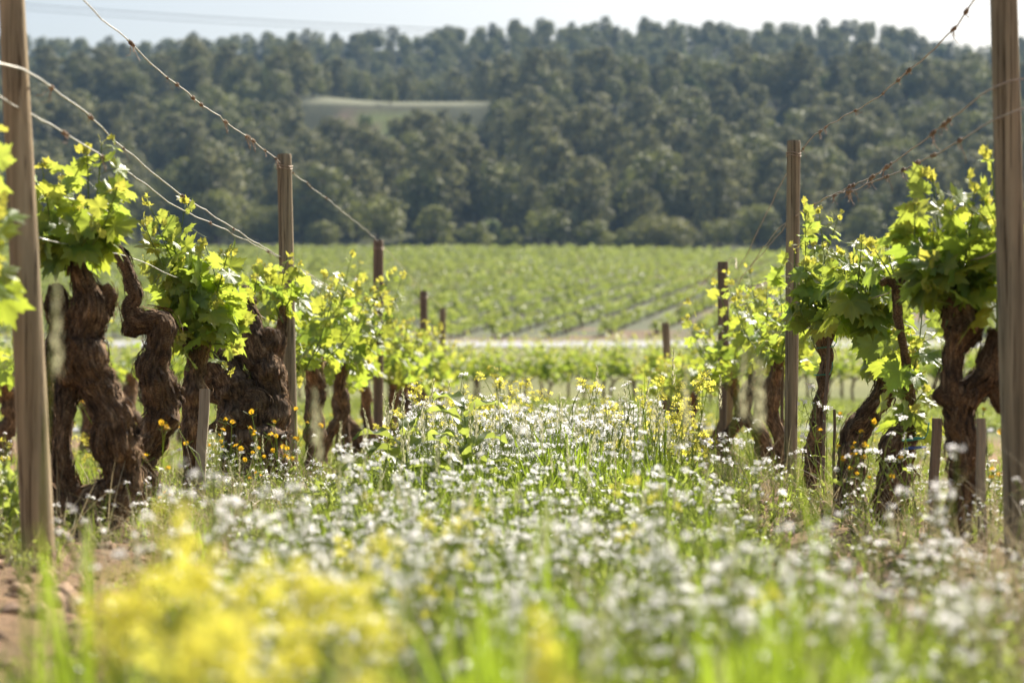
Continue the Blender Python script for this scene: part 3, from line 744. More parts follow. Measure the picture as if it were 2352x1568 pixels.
def wire(pts, r, m, label, nten, seed, sag=.0, dens=None):
    nten = int(nten*.65)
    g = np.random.default_rng(seed); pts = np.array(pts, float); o = pts[0].copy(); c = catmull(pts, .12)
    kink = np.stack([n2(c[:, 1], c[:, 1]*0+seed, 5.0, 2, seed), n2(c[:, 1], c[:, 1]*0+seed, 2.0, 2, seed+2)*0, n2(c[:, 1], c[:, 1]*0+seed, 4.0, 3, seed+1)], -1)*.005
    c = c + kink; mb = MB(); tube(mb, c-o, r, 7)
    ob = mb.obj('trellis_wire', m, None, o); tag(ob, label, 'wire', 'trellis wires along the vine rows')
    for k in range(nten):
        if dens: y = float(np.interp(g.random(), [0, .5, 1], dens))
        else: y = g.uniform(4.8, 11)
        i = int(np.argmin(abs(c[:, 1]-y))); i = min(i, len(c)-2)
        f = g.random(); p = c[i]*(1-f)+c[i+1]*f; d = unit(c[i+1]-c[i])
        t = bpy.data.objects.new('dried_tendril', TEND[int(g.integers(0, 10))]); COL.objects.link(t); t.parent = ob
        t.location = p-o; t.rotation_euler = Vector(d).to_track_quat('X', 'Z').to_euler(); t.scale = (g.uniform(.7, 1.3),)*3
    return ob
def tp(k, side, dx=0.0, dz=0.0):
    pst = (LP if side < 0 else RP)[k][1]; return pst + np.array([dx, 0, dz])
wire([P(-330, -420, 4.0), P(190, 3, 5.76), P(420, 205, 7.2), tp(1, -1, -.01, -.045) + [0, -.04, 0], tp(2, -1, .0, -.012) + [0, -.04, 0], tp(3, -1, 0, 0.0) + [0, -.04, 0], tp(4, -1, .0, .0) + [0, -.04, 0]], .0021, M['wire'], 'galvanised top wire slanting down over the left posts, hung with dry tendrils', 26, 1, 0, [5.9, 8.6, 12.5])
wire([P(-300, 60, 4.2), P(0, 148, 4.72), P(78, 176, 4.98), P(230, 290, 6.0), P(400, 435, 7.35), P(652, 596, 10.05), P(880, 730, 15.5)], .0024, M['wire'], 'galvanised catch wire bent round the near left post, upper of the pair', 9, 2)
wire([P(-300, 70, 4.2), P(70, 262, 5.07), P(300, 400, 6.4), P(420, 482, 7.5), P(640, 592, 9.97), P(868, 735, 15.4)], .0021, M['wire'], 'galvanised catch wire passing right of the near left post, lower of the pair', 9, 3)
wire([P(95, 545, 5.6), P(222, 575, 6.3), P(280, 586, 6.75), P(345, 612, 7.05), P(400, 634, 7.3), P(520, 690, 8.4), P(640, 745, 9.8), P(700, 775, 10.9)], .0017, M['wire'], 'low kinked fruiting wire running past the bare crooked vine', 3, 4)
wire([P(2420, -180, 4.6), P(2238, 3, 5.47), P(2200, 58, 5.7), P(2025, 216, 7.0), tp(1, 1, .025, -.055), P(1700, 610, 12.4), tp(2, 1, .02, .0), tp(3, 1, 0, .0)], .0019, M['wire_rust'], 'thin rusty top wire climbing to the top right over the slim round post', 22, 5, 0, [5.4, 7.6, 10.4])
wire([P(2440, 150, 4.7), P(2352, 178, 5.0), P(2285, 198, 5.1), P(2150, 300, 5.95), P(2010, 400, 7.1), P(1838, 488, 9.4), P(1760, 560, 10.8), P(1690, 660, 13.0)], .0019, M['wire_rust'], 'rusty catch wire knotted with tendrils, upper of the right pair', 28, 6, 0, [5.4, 7.4, 9.6])
wire([P(2440, 215, 4.7), P(2270, 282, 5.2), P(2140, 360, 6.0), P(2000, 420, 7.15), P(1836, 492, 9.45), P(1700, 640, 12.6)], .0019, M['wire_rust'], 'rusty catch wire knotted with tendrils, lower of the right pair', 22, 7, 0, [5.5, 7.6, 9.5])
wire([P(2330, 560, 5.2), P(2100, 652, 6.6), P(1990, 690, 7.4), P(1890, 735, 8.7), P(1820, 775, 9.7)], .0019, M['wire_rust'], 'low rusty fruiting wire through the right vines', 2, 8)

# far power lines
def cable(a, b, D1, D2, sag, r, label):
    p, q = P(*a, D1), P(*b, D2); u = np.linspace(0, 1, 30)[:, None]; c = p+(q-p)*u; c[:, 2] -= sag*4*(u*(1-u))[:, 0]
    mb = MB(); tube(mb, c-c[0], r, 5); return tag(mb.obj('power_line', M['cable'], None, c[0]), label, 'power line', 'power lines high in the sky')
cable((-300, -20), (1100, 70), 300, 330, .6, .05, 'upper faint power line crossing the sky on the left')
cable((-300, -8), (1000, 76), 300, 330, .6, .04, 'lower faint power line crossing the sky on the left')
cable((1900, 78), (2700, 18), 300, 280, .5, .04, 'faint power line in the sky at the top right')

# ------------------------------------------------------------------ trees
def quads_cloud(mb, c, r, n, size, g, squash=1.0, mat=0, tintv=(1, 1, 1), up=.3, shell=.55):
    d = unit(g.normal(size=(n, 3))); d[:, 2] = d[:, 2]*.9+.12
    rad = r*(shell+(1-shell)*g.random(n)**.6)[:, None]
    p = np.asarray(c) + d*rad*np.array([1, 1, squash])
    nrm = unit(d+g.normal(size=(n, 3))*.42+np.array([0, 0, up])); t = unit(np.cross(nrm, g.normal(size=(n, 3)))); b = np.cross(nrm, t)
    s = size*g.uniform(.6, 1.3, (n, 1))
    v = np.stack([p-t*s, p-b*s*.55+nrm*s*.15, p+t*s, p+b*s*.55+nrm*s*.15], 1).reshape(-1, 3)
    tt = np.repeat(np.asarray(tintv)*g.uniform(.75, 1.25, (n, 1)), 4, 0)
    mb.add(v, np.arange(4*n).reshape(-1, 4), mat, None, tt)

def tree_mesh(kind, seed):
    """crown and trunk meshes of one tree about 8 m tall"""
    g = np.random.default_rng(seed); cm, tm = MB(), MB()
    if kind == 'pine':      H, R, nC, tint = g.uniform(7.6, 9.2), g.uniform(2.8, 3.6), 20, (1.0, 1.0, 1.0)
    elif kind == 'oak':     H, R, nC, tint = g.uniform(6.5, 7.8), g.uniform(3.0, 3.6), 20, (1, 1, 1)
    elif kind == 'round':   H, R, nC, tint = 5.8, 5.2, 34, (1.0, .95, .95)
    else:                   H, R, nC, tint = g.uniform(3.4, 4.4), g.uniform(2.2, 2.8), 14, (1, 1, 1)
    base = {'pine': .18, 'oak': .22, 'round': .04, 'bush': .05}[kind]
    cs = []
    for k in range(nC):
        if kind == 'pine':
            h = base + (1-base)*(k+.5)/nC; w = R*(1.05-(abs(h-.5)/.62)**2.0)*.72
        elif kind == 'oak':
            h = base + (1-base)*(k+.5)/nC; w = R*math.sqrt(max(.05, 1-((h-.55)/.55)**2))*.72
        elif kind == 'round':
            h = base+(.86-base)*(k+.5)/nC; w = R*math.sqrt(max(.06, 1-h**2))*.82
        else:
            h = base+(.9-base)*(k+.5)/nC; w = R*math.sqrt(max(.06, 1-(max(h-.25, 0)/.75)**2))*.75
        a = k*2.4+g.uniform(-.5, .5); rr = w*g.uniform(.55, 1.0)
        c = np.array([math.cos(a)*rr, math.sin(a)*rr, h*H]); cr = R*g.uniform(.30, .46)*(1-.35*max(0, h-.6)/.4)
        cs.append(c)
        quads_cloud(cm, c, cr, 85 if kind != 'round' else 110, .26 if kind == 'pine' else .23, g, .8, 0, np.array(tint)*g.uniform(.8, 1.2))
    quads_cloud(cm, (0, 0, H*(.5 if kind != 'round' else .35)), R*.62, 160, .34, g, H/R*.42, 0, np.array(tint)*.95, .3, .2)
    quads_cloud(cm, (0, 0, H*.93 if kind in ('pine', 'oak') else H*.75), R*.33, 60, .24, g, 1.0, 0, tint)
    x = g.uniform(-.3, .3, 2)
    tube(tm, [(0, 0, -.6), (x[0]*.4, x[1]*.4, H*.25), (x[0], x[1], H*.55), (x[0]*.6, 0, H*.9)], [.24, .19, .12, .04], 8, .5)
    for c in cs[1::3]:
        s = np.array([x[0]*.7, x[1]*.7, max(.15*H, c[2]-1.3)])
        tube(tm, [s, (s+c)/2+np.array([0, 0, .15]), c], [.10, .07, .03], 5, .6)
    m = {'pine': M['pine'], 'oak': M['oak'], 'round': M['bush'], 'bush': M['bush']}[kind]
    return cm.mesh(kind+'_crown', m), tm.mesh(kind+'_trunk', M['tree_bark']), (cm, tm, m)
TREES = {k: [tree_mesh(k, 300+10*i_+j_) for j_ in range(n)] for i_, (k, n) in enumerate((('pine', 5), ('oak', 4), ('round', 1), ('bush', 3)))}
M['edge_leaf'] = leafy('edge_foliage', (.19, .195, .062), (.34, .36, .08), .25, .6, .15, .35, False, .5)
def edge_copy(me):
    c = me.copy(); c.materials.clear(); c.materials.append(M['edge_leaf']); return c
TREES_EDGE = {k: [(edge_copy(a), b, c) for (a, b, c) in v] for k, v in TREES.items()}
def plant_tree(kind, var, x, y, s, label, group, name, rot=None, sz=None):
    z = float(G0(x, y)); r = empty(name, (x, y, z-.1), label, 'tree' if kind != 'bush' else 'bush', group)
    r.rotation_euler = (0, 0, rng.uniform(0, 6.28) if rot is None else rot); r.scale = (s, s, s if sz is None else sz)
    cm, tm, _ = (TREES_EDGE if group == EDGE else TREES)[kind][var % len(TREES[kind])]
    for nm, me in (('crown', cm), ('trunk', tm)):
        o = bpy.data.objects.new(nm, me); COL.objects.link(o); o.parent = r
    return r
EDGE = 'trees and bushes along the far edge of the vineyard field'
edge = [  # px centre, top py, width px, D, kind, label
 (385, 470, 90, 312, 'oak', 'dark tree at the far field edge, behind the curtain of vine leaves'),
 (500, 432, 150, 309, 'oak', 'broad dark oak at the field edge, left of the flat-topped post'),
 (600, 470, 110, 311, 'oak', 'olive-green tree behind the flat-topped left post'),
 (740, 505, 95, 308, 'oak', 'low dark tree between the flat-topped post and the broad yellowish oak'),
 (868, 444, 150, 307, 'oak', 'broad yellowish-green oak rising above the third left post'),
 (1000, 468, 100, 309, 'pine', 'narrow-topped tree right of the broad oak over the third left post'),
 (1092, 508, 88, 306, 'bush', 'grey-green bush at the field edge, left of the bright green bush'),
 (1172, 520, 56, 305, 'bush', 'small bright green bush low at the field edge near the middle'),
 (1262, 472, 118, 307, 'oak', 'dark-hearted oak at the field edge right of the bright green bush'),
 (1362, 502, 100, 306, 'bush', 'dull green bush between the dark-hearted oak and the domed tree'),
 (1440, 520, 70, 305, 'bush', 'low grey bush at the foot of the domed tree'),
 (1522, 490, 188, 308, 'round', 'dense dome-shaped tree at the far edge of the vineyard field'),
 (1655, 500, 90, 309, 'oak', 'dark tree right of the domed tree, left of the slim round post'),
 (1745, 466, 120, 310, 'oak', 'dark oak behind the slim round post at the field edge'),
 (1880, 480, 120, 309, 'oak', 'oak behind the leaves of the slender right vine'),
 (1990, 470, 110, 311, 'pine', 'tree at the field edge behind the bent right vine'),
 (2110, 455, 130, 310, 'oak', 'broad oak behind the tall sunlit shoots at the right'),
 (2240, 470, 120, 310, 'oak', 'oak at the field edge behind the nearest right post'),
 (270, 462, 120, 312, 'pine', 'tree at the field edge behind the bare crooked vine'),
 (150, 470, 120, 312, 'oak', 'tree at the field edge behind the nearest left vine')]
for n_, (px, top, w, D, kind, lab) in enumerate(edge):
    x = (px-1176)/F*D; z = float(G0(x, D)); wm = w/F*D; hm = CAMZ-(top-784)/F*D - z
    cm, tm, _ = TREES[kind][n_ % len(TREES[kind])]; co = np.array([v.co[:] for v in cm.vertices])
    sx = wm/(co[:, 0].max()-co[:, 0].min())*1.06; sz = hm/co[:, 2].max()
    plant_tree(kind, n_, x, D, sx, lab, EDGE, {'oak': 'oak_tree', 'pine': 'pine_tree', 'round': 'oak_tree', 'bush': 'bush'}[kind], 0, sz)
plant_tree('oak', 1, P(897, 225, 461)[0], 461, .62, 'lone round tree standing in the pale clearing on the hill', None, 'oak_tree')
plant_tree('bush', 1, P(840, 240, 446)[0], 446, .8, 'dark bush on the bank just below the pale clearing', None, 'bush')
plant_tree('bush', 2, P(870, 275, 433)[0], 433, .6, 'dark bush beside the bare reddish bank on the hill', None, 'bush')
# the wood on the hill
pts = []
g = np.random.default_rng(99)
def in_gap(x, y):
    if -43 < x < -4 and 443 < y < 500: return True
    if -36.5 < x < -18 and 384 < y < 455: return True
    return False
def fill(y0, y1, sp, jit, margin=8):
    y = y0
    while y < y1:
        half = .245*y+margin; x = -half + g.uniform(0, sp)
        while x < half:
            X, Y = x+g.uniform(-jit, jit)*sp, y+g.uniform(-jit, jit)*sp
            if not in_gap(X, Y): pts.append((X, Y))
            x += sp*g.uniform(.8, 1.25)
        y += sp*.85
fill(318, 452, 9.2, .42); fill(452, 530, 9.2, .42); fill(540, 725, 6.6, .42)
pts = np.array(sorted(pts, key=lambda a: a[1]))
kinds = []
for n_, (x, y) in enumerate(pts):
    cl = float(n2(x, y, .02, 2, 31)); u = g.random()
    if y > 540 and u > .1 and g.random() < .7: kinds.append('oak'); continue
    kinds.append('bush' if u < .10 else ('oak' if u < .36+.25*cl else 'pine'))
NI = 290
for n_ in range(NI):
    x, y = pts[n_]; k = kinds[n_]
    s = g.uniform(1.0, 1.75) if k != 'bush' else g.uniform(.7, 1.1)
    if -45 < x < -2 and 405 < y < 456: s = min(s, .8)
    plant_tree(k, int(g.integers(0, 9)), float(x), float(y), s, {'pine': 'blurred grey-green pine among its like on the lower wooded slope', 'oak': 'blurred round-crowned oak among its like on the lower wooded slope', 'bush': 'blurred bush between the trees of the lower wooded slope'}[k],
               {'pine': 'pines of the lower wooded slope', 'oak': 'oaks of the lower wooded slope', 'bush': 'bushes of the lower wooded slope'}[k], {'pine': 'pine_tree', 'oak': 'oak_tree', 'bush': 'bush'}[k])
joined = []
order = []
for k in ('pine', 'oak', 'bush'):
    for (_, _, (cm, tm, m)) in TREES[k]:
        b = MB(); b.merge(cm)
        for (f, mm, s) in tm.f: b.f.append((f+b.n, 1, s))
        b.v += tm.v; b.lc += tm.lc; b.tint += tm.tint; b.n += tm.n
        order.append(k); joined.append(b.mesh('wood_'+k, [m, M['tree_bark']]))
rest = pts[NI:]; zz = G0(rest[:, 0], rest[:, 1]) - .1
idx = [int(g.choice([q_ for q_, kk in enumerate(order) if kk == k])) for k in kinds[NI:]]
scatter('hillside_wood', np.column_stack([rest, zz]), np.column_stack([g.normal(size=len(rest))*.04, g.normal(size=len(rest))*.04, g.uniform(0, 6.28, len(rest))]), np.where((rest[:, 0] > -45) & (rest[:, 0] < -2) & (rest[:, 1] > 405) & (rest[:, 1] < 456), .75, g.uniform(.85, 1.45, len(rest)))*(1-.34*sstep(520, 560, rest[:, 1])), idx, joined, 'dark blue-green wood covering the upper hill up to the skyline', 'wood')

# ------------------------------------------------------------------ vines of the far field
def far_vine(seed):
    g = np.random.default_rng(seed); mb = MB(); pos, tip, nrm, sz, tn = [], [], [], [], []
    vt = g.uniform(.72, 1.25)
    for k in range(95):
        h = .34 + .50*g.random()**1.1; w = .24*(1-.5*(h-.34)/.5)
        p = np.array([g.normal()*w*.7, g.uniform(-.58, .58), h]); pos.append(p)
        tip.append(g.normal(size=3)+np.array([0, 0, -.2])); nrm.append(g.normal(size=3)*.7+np.array([0, 0, .6])); sz.append(g.uniform(.06, .13)); u = (h-.34)/.5
        tn.append(np.array([1+.25*u, 1+.1*u, 1+.5*u])*g.uniform(.85, 1.15)*vt)
    put_leaves(mb, pos, tip, nrm, np.array(sz), np.array(tn), LEAF_LO, 0)
    tm = MB(); tube(tm, [(0, 0, -.1), (.03, .02, .22), (0, 0, .45)], [.05, .04, .035], 6, None, 0)
    both = MB(); both.merge(mb)
    for (f, mm, s_) in tm.f: both.f.append((f+both.n, 1, s_))
    both.v += tm.v; both.lc += tm.lc; both.tint += tm.tint
    return mb.mesh('far_foliage', M['vine_leaf_far']), tm.mesh('far_trunk', M['bark']), both.mesh('far_vine', [M['vine_leaf_far'], M['bark']])
FV = [far_vine(500+k) for k in range(8)]
ang = math.atan((2160-1176)/F); rd = np.array([math.sin(ang), math.cos(ang)]); rn = np.array([rd[1], -rd[0]])
fp = []
g = np.random.default_rng(5)
for k in range(-50, 46):
    off = k*2.6
    for s in np.arange(110, 320, 1.15):
        p = rd*s + rn*off + g.normal(size=2)*.06
        front = 116 + 3.0*math.sin(p[0]*.13) + .06*p[0]
        if not (front < p[1] < 300): continue
        if abs(p[0]) > .25*p[1]+4: continue
        if p[1] < 136 and float(n2(p[0], p[1], .12, 2, 44)) > .55: continue     # gaps at the lower edge
        if g.random() < .05: continue
        fp.append((p[0], p[1]))
fp = np.array(sorted(fp, key=lambda a: a[1])); NF = 240
for (x, y) in fp[:NF]:
    fv = FV[int(g.integers(0, 8))]; o = bpy.data.objects.new('grapevine', None); COL.objects.link(o); o.location = (x, y, float(G0(x, y)))
    for nm, me in (('foliage', fv[0]), ('trunk', fv[1])): c = bpy.data.objects.new(nm, me); COL.objects.link(c); c.parent = o
    o.rotation_euler = (0, 0, -ang + (math.pi if g.random() < .5 else 0)); sc = g.uniform(.75, 1.25); o.scale = (sc, 1, sc)
    tag(o, 'small low grapevine at the lower edge of the sloping field beyond the road', 'grapevine', 'grapevines of the lower edge of the far field')
r_ = fp[NF:]
scatter('far_vineyard', np.column_stack([r_, G0(r_[:, 0], r_[:, 1])]), np.column_stack([np.zeros((len(r_), 2)), -ang + math.pi*(g.random(len(r_)) < .5)]), g.uniform(.7, 1.25, len(r_)), g.integers(0, 8, len(r_)), [a[2] for a in FV], 'slanting rows of yellow-green vines covering the sloping far field', 'vineyard')

# ------------------------------------------------------------------ meadow plants
_pet = []
for k in range(4):
    a = k*math.pi/2; c, s = math.cos(a), math.sin(a)
    for (x, y, z) in ((.08, 0, 0), (.62, .34, .14), (1.0, 0, .12), (.62, -.34, .14)): _pet.append((x*c-y*s, x*s+y*c, z))
_pet = np.array(_pet); _petf = np.arange(16).reshape(-1, 4)
PETAL = (_pet, np.zeros((0, 3), int), _petf)
_n = 11; _dai = []
for k in range(_n):
    a = k*2*math.pi/_n; c, s = math.cos(a), math.sin(a)
    for (x, y, z) in ((.1, .02, .05), (.6, .16, .35), (1.0, 0, .55), (.6, -.16, .35)): _dai.append((x*c-y*s, x*s+y*c, z))
DAISY = (np.array(_dai), np.zeros((0, 3), int), np.arange(4*_n).reshape(-1, 4))
_wl = np.array([(0, 0, 0), (.16, .35, .05), (.10, .5, .06), (.2, .75, .0), (0, 1, -.1), (-.2, .75, 0), (-.10, .5, .06), (-.16, .35, .05)])
WLEAF = (np.concatenate([_wl, [[0, .45, 0.0]]]), np.array([[8, i, (i+1) % 8] for i in range(8)]), np.zeros((0, 4), int))

def flower_plant(seed, h, nst, spread, fl_size, per, clusters, dome, bud_tint, temps=PETAL, leaves=14, leaf_s=.035, elong=.3):
    g = np.random.default_rng(seed); st = MB(); fls = []; lp, lt, ln, ls = [], [], [], []
    for s in range(nst):
        a = g.uniform(0, 6.28); r = spread*g.uniform(.2, 1); H = h*g.uniform(.65, 1.08)
        e = np.array([math.cos(a)*r, math.sin(a)*r, H]); m1 = e*np.array([.35, .35, .5])+g.normal(size=3)*.012
        path = catmull(np.array([[0, 0, -.02], m1, e]), H/6); tube(st, path, np.linspace(.0019, .001, len(path)), 3, None, 0, g.uniform(.85, 1.2), False)
        tops = [e]
        for b in range(clusters-1):
            i0 = int(len(path)*g.uniform(.45, .8)); p0 = path[i0]; d = np.array([g.normal()*.5, g.normal()*.5, 1.1]); q_ = p0+unit(d)*H*g.uniform(.22, .42)
            tube(st, np.stack([p0, (p0+q_)/2+g.normal(size=3)*.006, q_]), [.0013, .0011, .0008], 3, None, 0, g.uniform(.85, 1.2), False); tops.append(q_)
        for t in tops:
            n = max(2, int(per*g.uniform(.6, 1.3))); d = unit(g.normal(size=(n, 3))); d[:, 2] = np.abs(d[:, 2])
            fp_, fn, fs, ft = [], [], [], []; c = t + d*np.array([1, 1, .55])*dome*g.uniform(.6, 1.05, (n, 1)) - np.array([0, 0, 1])*(g.random((n, 1))*dome*elong*3)
            for k in range(n): fp_.append(c[k]); fn.append(d[k]*.8+np.array([0, 0, .5])+g.normal(size=3)*.45); fs.append(fl_size*g.uniform(.75, 1.15)); ft.append(np.ones(3)*g.uniform(.9, 1.05))
            fl = MB(); put_leaves(fl, fp_, g.normal(size=(n, 3)), fn, np.array(fs), np.array(ft), [temps]); fls.append(fl)
            for k in range(3):     # pedicels
                tube(st, np.stack([t-np.array([0, 0, dome*.9]), c[k % n]]), [.0006, .0005], 3, None, 0, 1, False)
            for k in range(4):     # seed pods below the flowers
                z = t - np.array([0, 0, dome*(1.2+k*.9)]); o_ = unit(np.array([g.normal(), g.normal(), .7]))*g.uniform(.012, .028)
                tube(st, np.stack([z, z+o_]), [.0007, .0009], 3, None, 0, bud_tint, False)
        for k in range(int(leaves*g.uniform(.7, 1.2))):
            u = g.random()**1.3*.8; p = path[int(u*(len(path)-1))]; a2 = g.uniform(0, 6.28); o_ = np.array([math.cos(a2), math.sin(a2), g.uniform(0, .9)])
            lp.append(p); lt.append(o_); ln.append(np.array([0, 0, 1])+g.normal(size=3)*.4); ls.append(leaf_s*(1.25-u)*g.uniform(.6, 1.3))
    if lp: put_leaves(st, lp, lt, ln, np.array(ls), g.uniform(.85, 1.2, (len(lp), 1))*np.ones((1, 3)), [WLEAF])
    return st, fls
def merged(ms):
    b = MB()
    for m_ in ms: b.merge(m_)
    return b
def combine(st, fls):
    b = MB(); b.merge(st); fl = merged(fls)
    for (f, mm, s) in fl.f: b.f.append((f+b.n, 1, s))
    b.v += fl.v; b.lc += fl.lc; b.tint += fl.tint; b.n += fl.n
    return b
WH = [flower_plant(600+k, .30, 4, .12, .0068, 9, 2, .0145, 1.1, PETAL, 9, .034, .22) for k in range(8)]
YE = [flower_plant(640+k, .34, 3, .10, .0078, 14, 3, .020, 1.1, PETAL, 10, .05, .5) for k in range(4)]
YN = [flower_plant(680+k, .34, 3, .030, .0098, 20, 2, .026, 1.1, PETAL, 12, .06, .6) for k in range(3)]
WT = [flower_plant(690, .70, 1, .03, .0065, 6, 2, .012, 1.1, PETAL, 5, .03)]
DA = [flower_plant(660+k, .30, 3, .15, .0085, 1, 2, .004, .9, DAISY, 7, .04, 0) for k in range(4)]
def weed_clump(seed, h=.18, n=16, s=.03):
    g = np.random.default_rng(seed); b = MB(); lp, lt, ln, ls = [], [], [], []
    for k in range(n):
        a = g.uniform(0, 6.28); e = np.array([math.cos(a)*g.uniform(.03, .13), math.sin(a)*g.uniform(.03, .13), h*g.uniform(.5, 1.1)])
        tube(b, np.stack([np.zeros(3), e*np.array([.4, .4, .55]), e]), [.0013, .001, .0006], 3, None, 0, g.uniform(.8, 1.2), False)
        for j in range(9):
            u = g.uniform(.15, 1); p = e*np.array([u**1.3, u**1.3, u]); lp.append(p); lt.append(g.normal(size=3)+np.array([0, 0, .5])); ln.append(g.normal(size=3)*.5+np.array([0, 0, 1])); ls.append(s*g.uniform(.4, 1.1))
    put_leaves(b, lp, lt, ln, np.array(ls), g.uniform(.8, 1.25, (len(lp), 1))*np.ones((1, 3)), [WLEAF]); return b
def blades(seed, n, L, w, spread, bend=.35, base=.03, seg=6, tint=(1, 1, 1)):
    g = np.random.default_rng(seed); b = MB()
    for k in range(n):
        a = g.uniform(0, 6.28); o = np.array([g.normal()*base, g.normal()*base, -.01]); l = L*g.uniform(.55, 1.1); u = np.linspace(0, 1, seg)
        out = spread*g.uniform(.1, 1); d = np.array([math.cos(a), math.sin(a), 0])
        c = o + d*(out*l*(u+bend*u**3))[:, None] + np.array([0, 0, 1])*(l*(u-.28*out*u**3))[:, None]
        side = np.array([-d[1], d[0], 0])*math.cos(.5)+np.array([0, 0, 1])*.1; ww = w*g.uniform(.7, 1.2)*np.sqrt(np.clip(1-u**2.2, .0, 1))*np.minimum(1, .5+u*2); ww[-1] = w*.04
        v = np.stack([c-side*ww[:, None], c+side*ww[:, None]], 1).reshape(-1, 3)
        q_ = np.array([[2*i, 2*i+1, 2*i+3, 2*i+2] for i in range(seg-1)]); b.add(v, q_, 0, None, np.array(tint)*g.uniform(.8, 1.2))
    return b
GR = [blades(700+k, 16, .26, .0032, .45) for k in range(4)]
ST = [blades(720+k, 12, .20, .0012, .9, .8, .06) for k in range(3)]
WD = [weed_clump(740+k) for k in range(4)]
def ear(seed, h, tint=1.0, nod=.0, green=False):
    """tall grass stalk with a loose seed ear"""
    g = np.random.default_rng(seed); b = MB(); x, y = g.uniform(-.05, .05, 2)
    path = catmull(np.array([[0, 0, -.02], [x*.3, y*.3, h*.5], [x+nod*.3, y, h]]), h/12); tube(b, path, np.linspace(.0018, .0008, len(path)), 4, None, 0, 1, False)
    pos, tip, nrm, sz = [], [], [], []
    top = path[-1]; L = h*.22
    for k in range(22):
        u = k/22; p = top - np.array([0, 0, L*(1-u)]); a = k*2.4; d = np.array([math.cos(a)*.5, math.sin(a)*.5, 1.0])
        pos.append(p); tip.append(d); nrm.append(np.array([math.cos(a), math.sin(a), .1])); sz.append(.016*(1.1-.5*u))
    put_leaves(b, pos, tip, nrm, np.array(sz), np.ones((22, 3))*tint, [WLEAF], 1)
    bl = blades(seed+1, 3, h*.45, .003, .5); 
    for (f, mm, s) in bl.f: b.f.append((f+b.n, 0, s))
    b.v += bl.v; b.lc += bl.lc; b.tint += bl.tint; b.n += bl.n
    return b

# --- stuff: the mass of the meadow
def spots(n, x0, x1, y0, y1, pw=1.0):
    y = y0+(y1-y0)*g.random(n)**pw; x = row_x(0, y) + g.uniform(x0, x1, n); return np.column_stack([x, y])
g = np.random.default_rng(21)
def keep_dense(p, thr, sc, seed): return p[n2(p[:, 0], p[:, 1], sc, 2, seed) > thr]
def rotz(n, t=.12): return np.column_stack([g.normal(size=n)*t, g.normal(size=n)*t, g.uniform(0, 6.28, n)])
def Z(p): return np.column_stack([p, G(p[:, 0], p[:, 1])])
def hscale(p):
    """plants stand taller in the middle distance than close to the camera"""
    return (.62+.50*sstep(3.5, 8.5, p[:, 1])-.2*sstep(10, 15, p[:, 1]))*(1-.4*sstep(.55, .95, np.abs(p[:, 0]-row_x(-.05, p[:, 1]))))
def vis(p):
    """keep what can be seen, and leave bare soil at the feet of the two near posts"""
    p = p[np.abs(p[:, 0]) < .255*p[:, 1]+.25]; l = p[:, 0]-row_x(0, p[:, 1]); y = p[:, 1]; u = g.random(len(p))
    bare = ((l < -.66) & (y > 2.6) & (y < 5.3) & (u < .85)) | ((l > .42) & (l < 1.15) & (y > 4.2) & (y < 8.8) & (u < .72))
    return p[~bare]

wp = np.concatenate([keep_dense(spots(520, -.85, .85, 1.5, 5.5, .8), -.15, 1.1, 61), keep_dense(spots(820, -.68, .72, 5.5, 13), -.1, .9, 62),
                     keep_dense(spots(350, -3.2, 3.2, 9, 27), .0, .6, 63), spots(150, .7, 1.9, 2.2, 8), spots(60, -1.5, -.75, 3.2, 9)])
wp = vis(wp)
_lat = wp[:, 0]-row_x(0, wp[:, 1]); wp = wp[~((wp[:, 1] < 5.5) & ((_lat > .3) | (_lat < -.5)) & (g.random(len(wp)) < .6))]
wp = wp[~((wp[:, 0] < -.75) & (wp[:, 1] < 5.2) & (g.random(len(wp)) < .6))]
wp = wp[np.argsort(wp[:, 1])]
NW = 270
WHM = [[s.mesh('white_rocket_stems', M['weed']), merged(f).mesh('white_rocket_flowers', M['white_petal'])] for s, f in WH]
def heads(L, nm, m): return [[s.mesh(nm+'_stems', M['weed'])] + [x.mesh(nm+'_flower_head', m) for x in f] for s, f in L]
WHO = heads(WH, 'white_rocket', M['white_petal'])
YEO = heads(YE, 'yellow_mustard', M['yellow_petal'])
YNO = heads(YN, 'yellow_mustard', M['yellow_petal'])
WTO = heads(WT, 'white_rocket', M['white_petal'])
DAO = heads(DA, 'hawkweed', M['orange_petal'])
def put_plant(ms, x, y, s, name, label, cat, group, parts=('stems',)+('flower_head',)*40, tilt=.1):
    r = empty(name, (x, y, float(G(x, y))), label, cat, group)
    r.rotation_euler = (g.normal()*tilt, g.normal()*tilt, g.uniform(0, 6.28)); r.scale = (s, s, s)
    for n__, m in zip(parts, ms):
        o = bpy.data.objects.new(n__, m); COL.objects.link(o); o.parent = r
    return r
hs = hscale(wp)
for n_ in range(NW):
    put_plant(WHM[int(g.integers(0, 8))], float(wp[n_, 0]), float(wp[n_, 1]), float(hs[n_]*g.uniform(.7, 1.25)), 'white_rocket', 'blurred white-flowered rocket plant among its like in the near meadow', 'wildflower', 'white rocket plants in the near meadow', ('stems', 'flowers'))
w2 = wp[NW:]
scatter('white_flower_meadow', Z(w2), rotz(len(w2)), hs[NW:]*g.uniform(.6, 1.3, len(w2)), g.integers(0, 8, len(w2)), [combine(s, f).mesh('white_rocket', [M['weed'], M['white_petal']]) for s, f in WH], 'carpet of small white wildflowers filling the aisle between the vine rows', 'wildflowers')
yp = vis(np.concatenate([keep_dense(spots(160, -.8, .8, 9, 22), -.1, .7, 71), spots(90, -5, -1.5, 10, 27), spots(40, 1.2, 4, 12, 27), spots(45, -.5, .35, 10.5, 20)]))
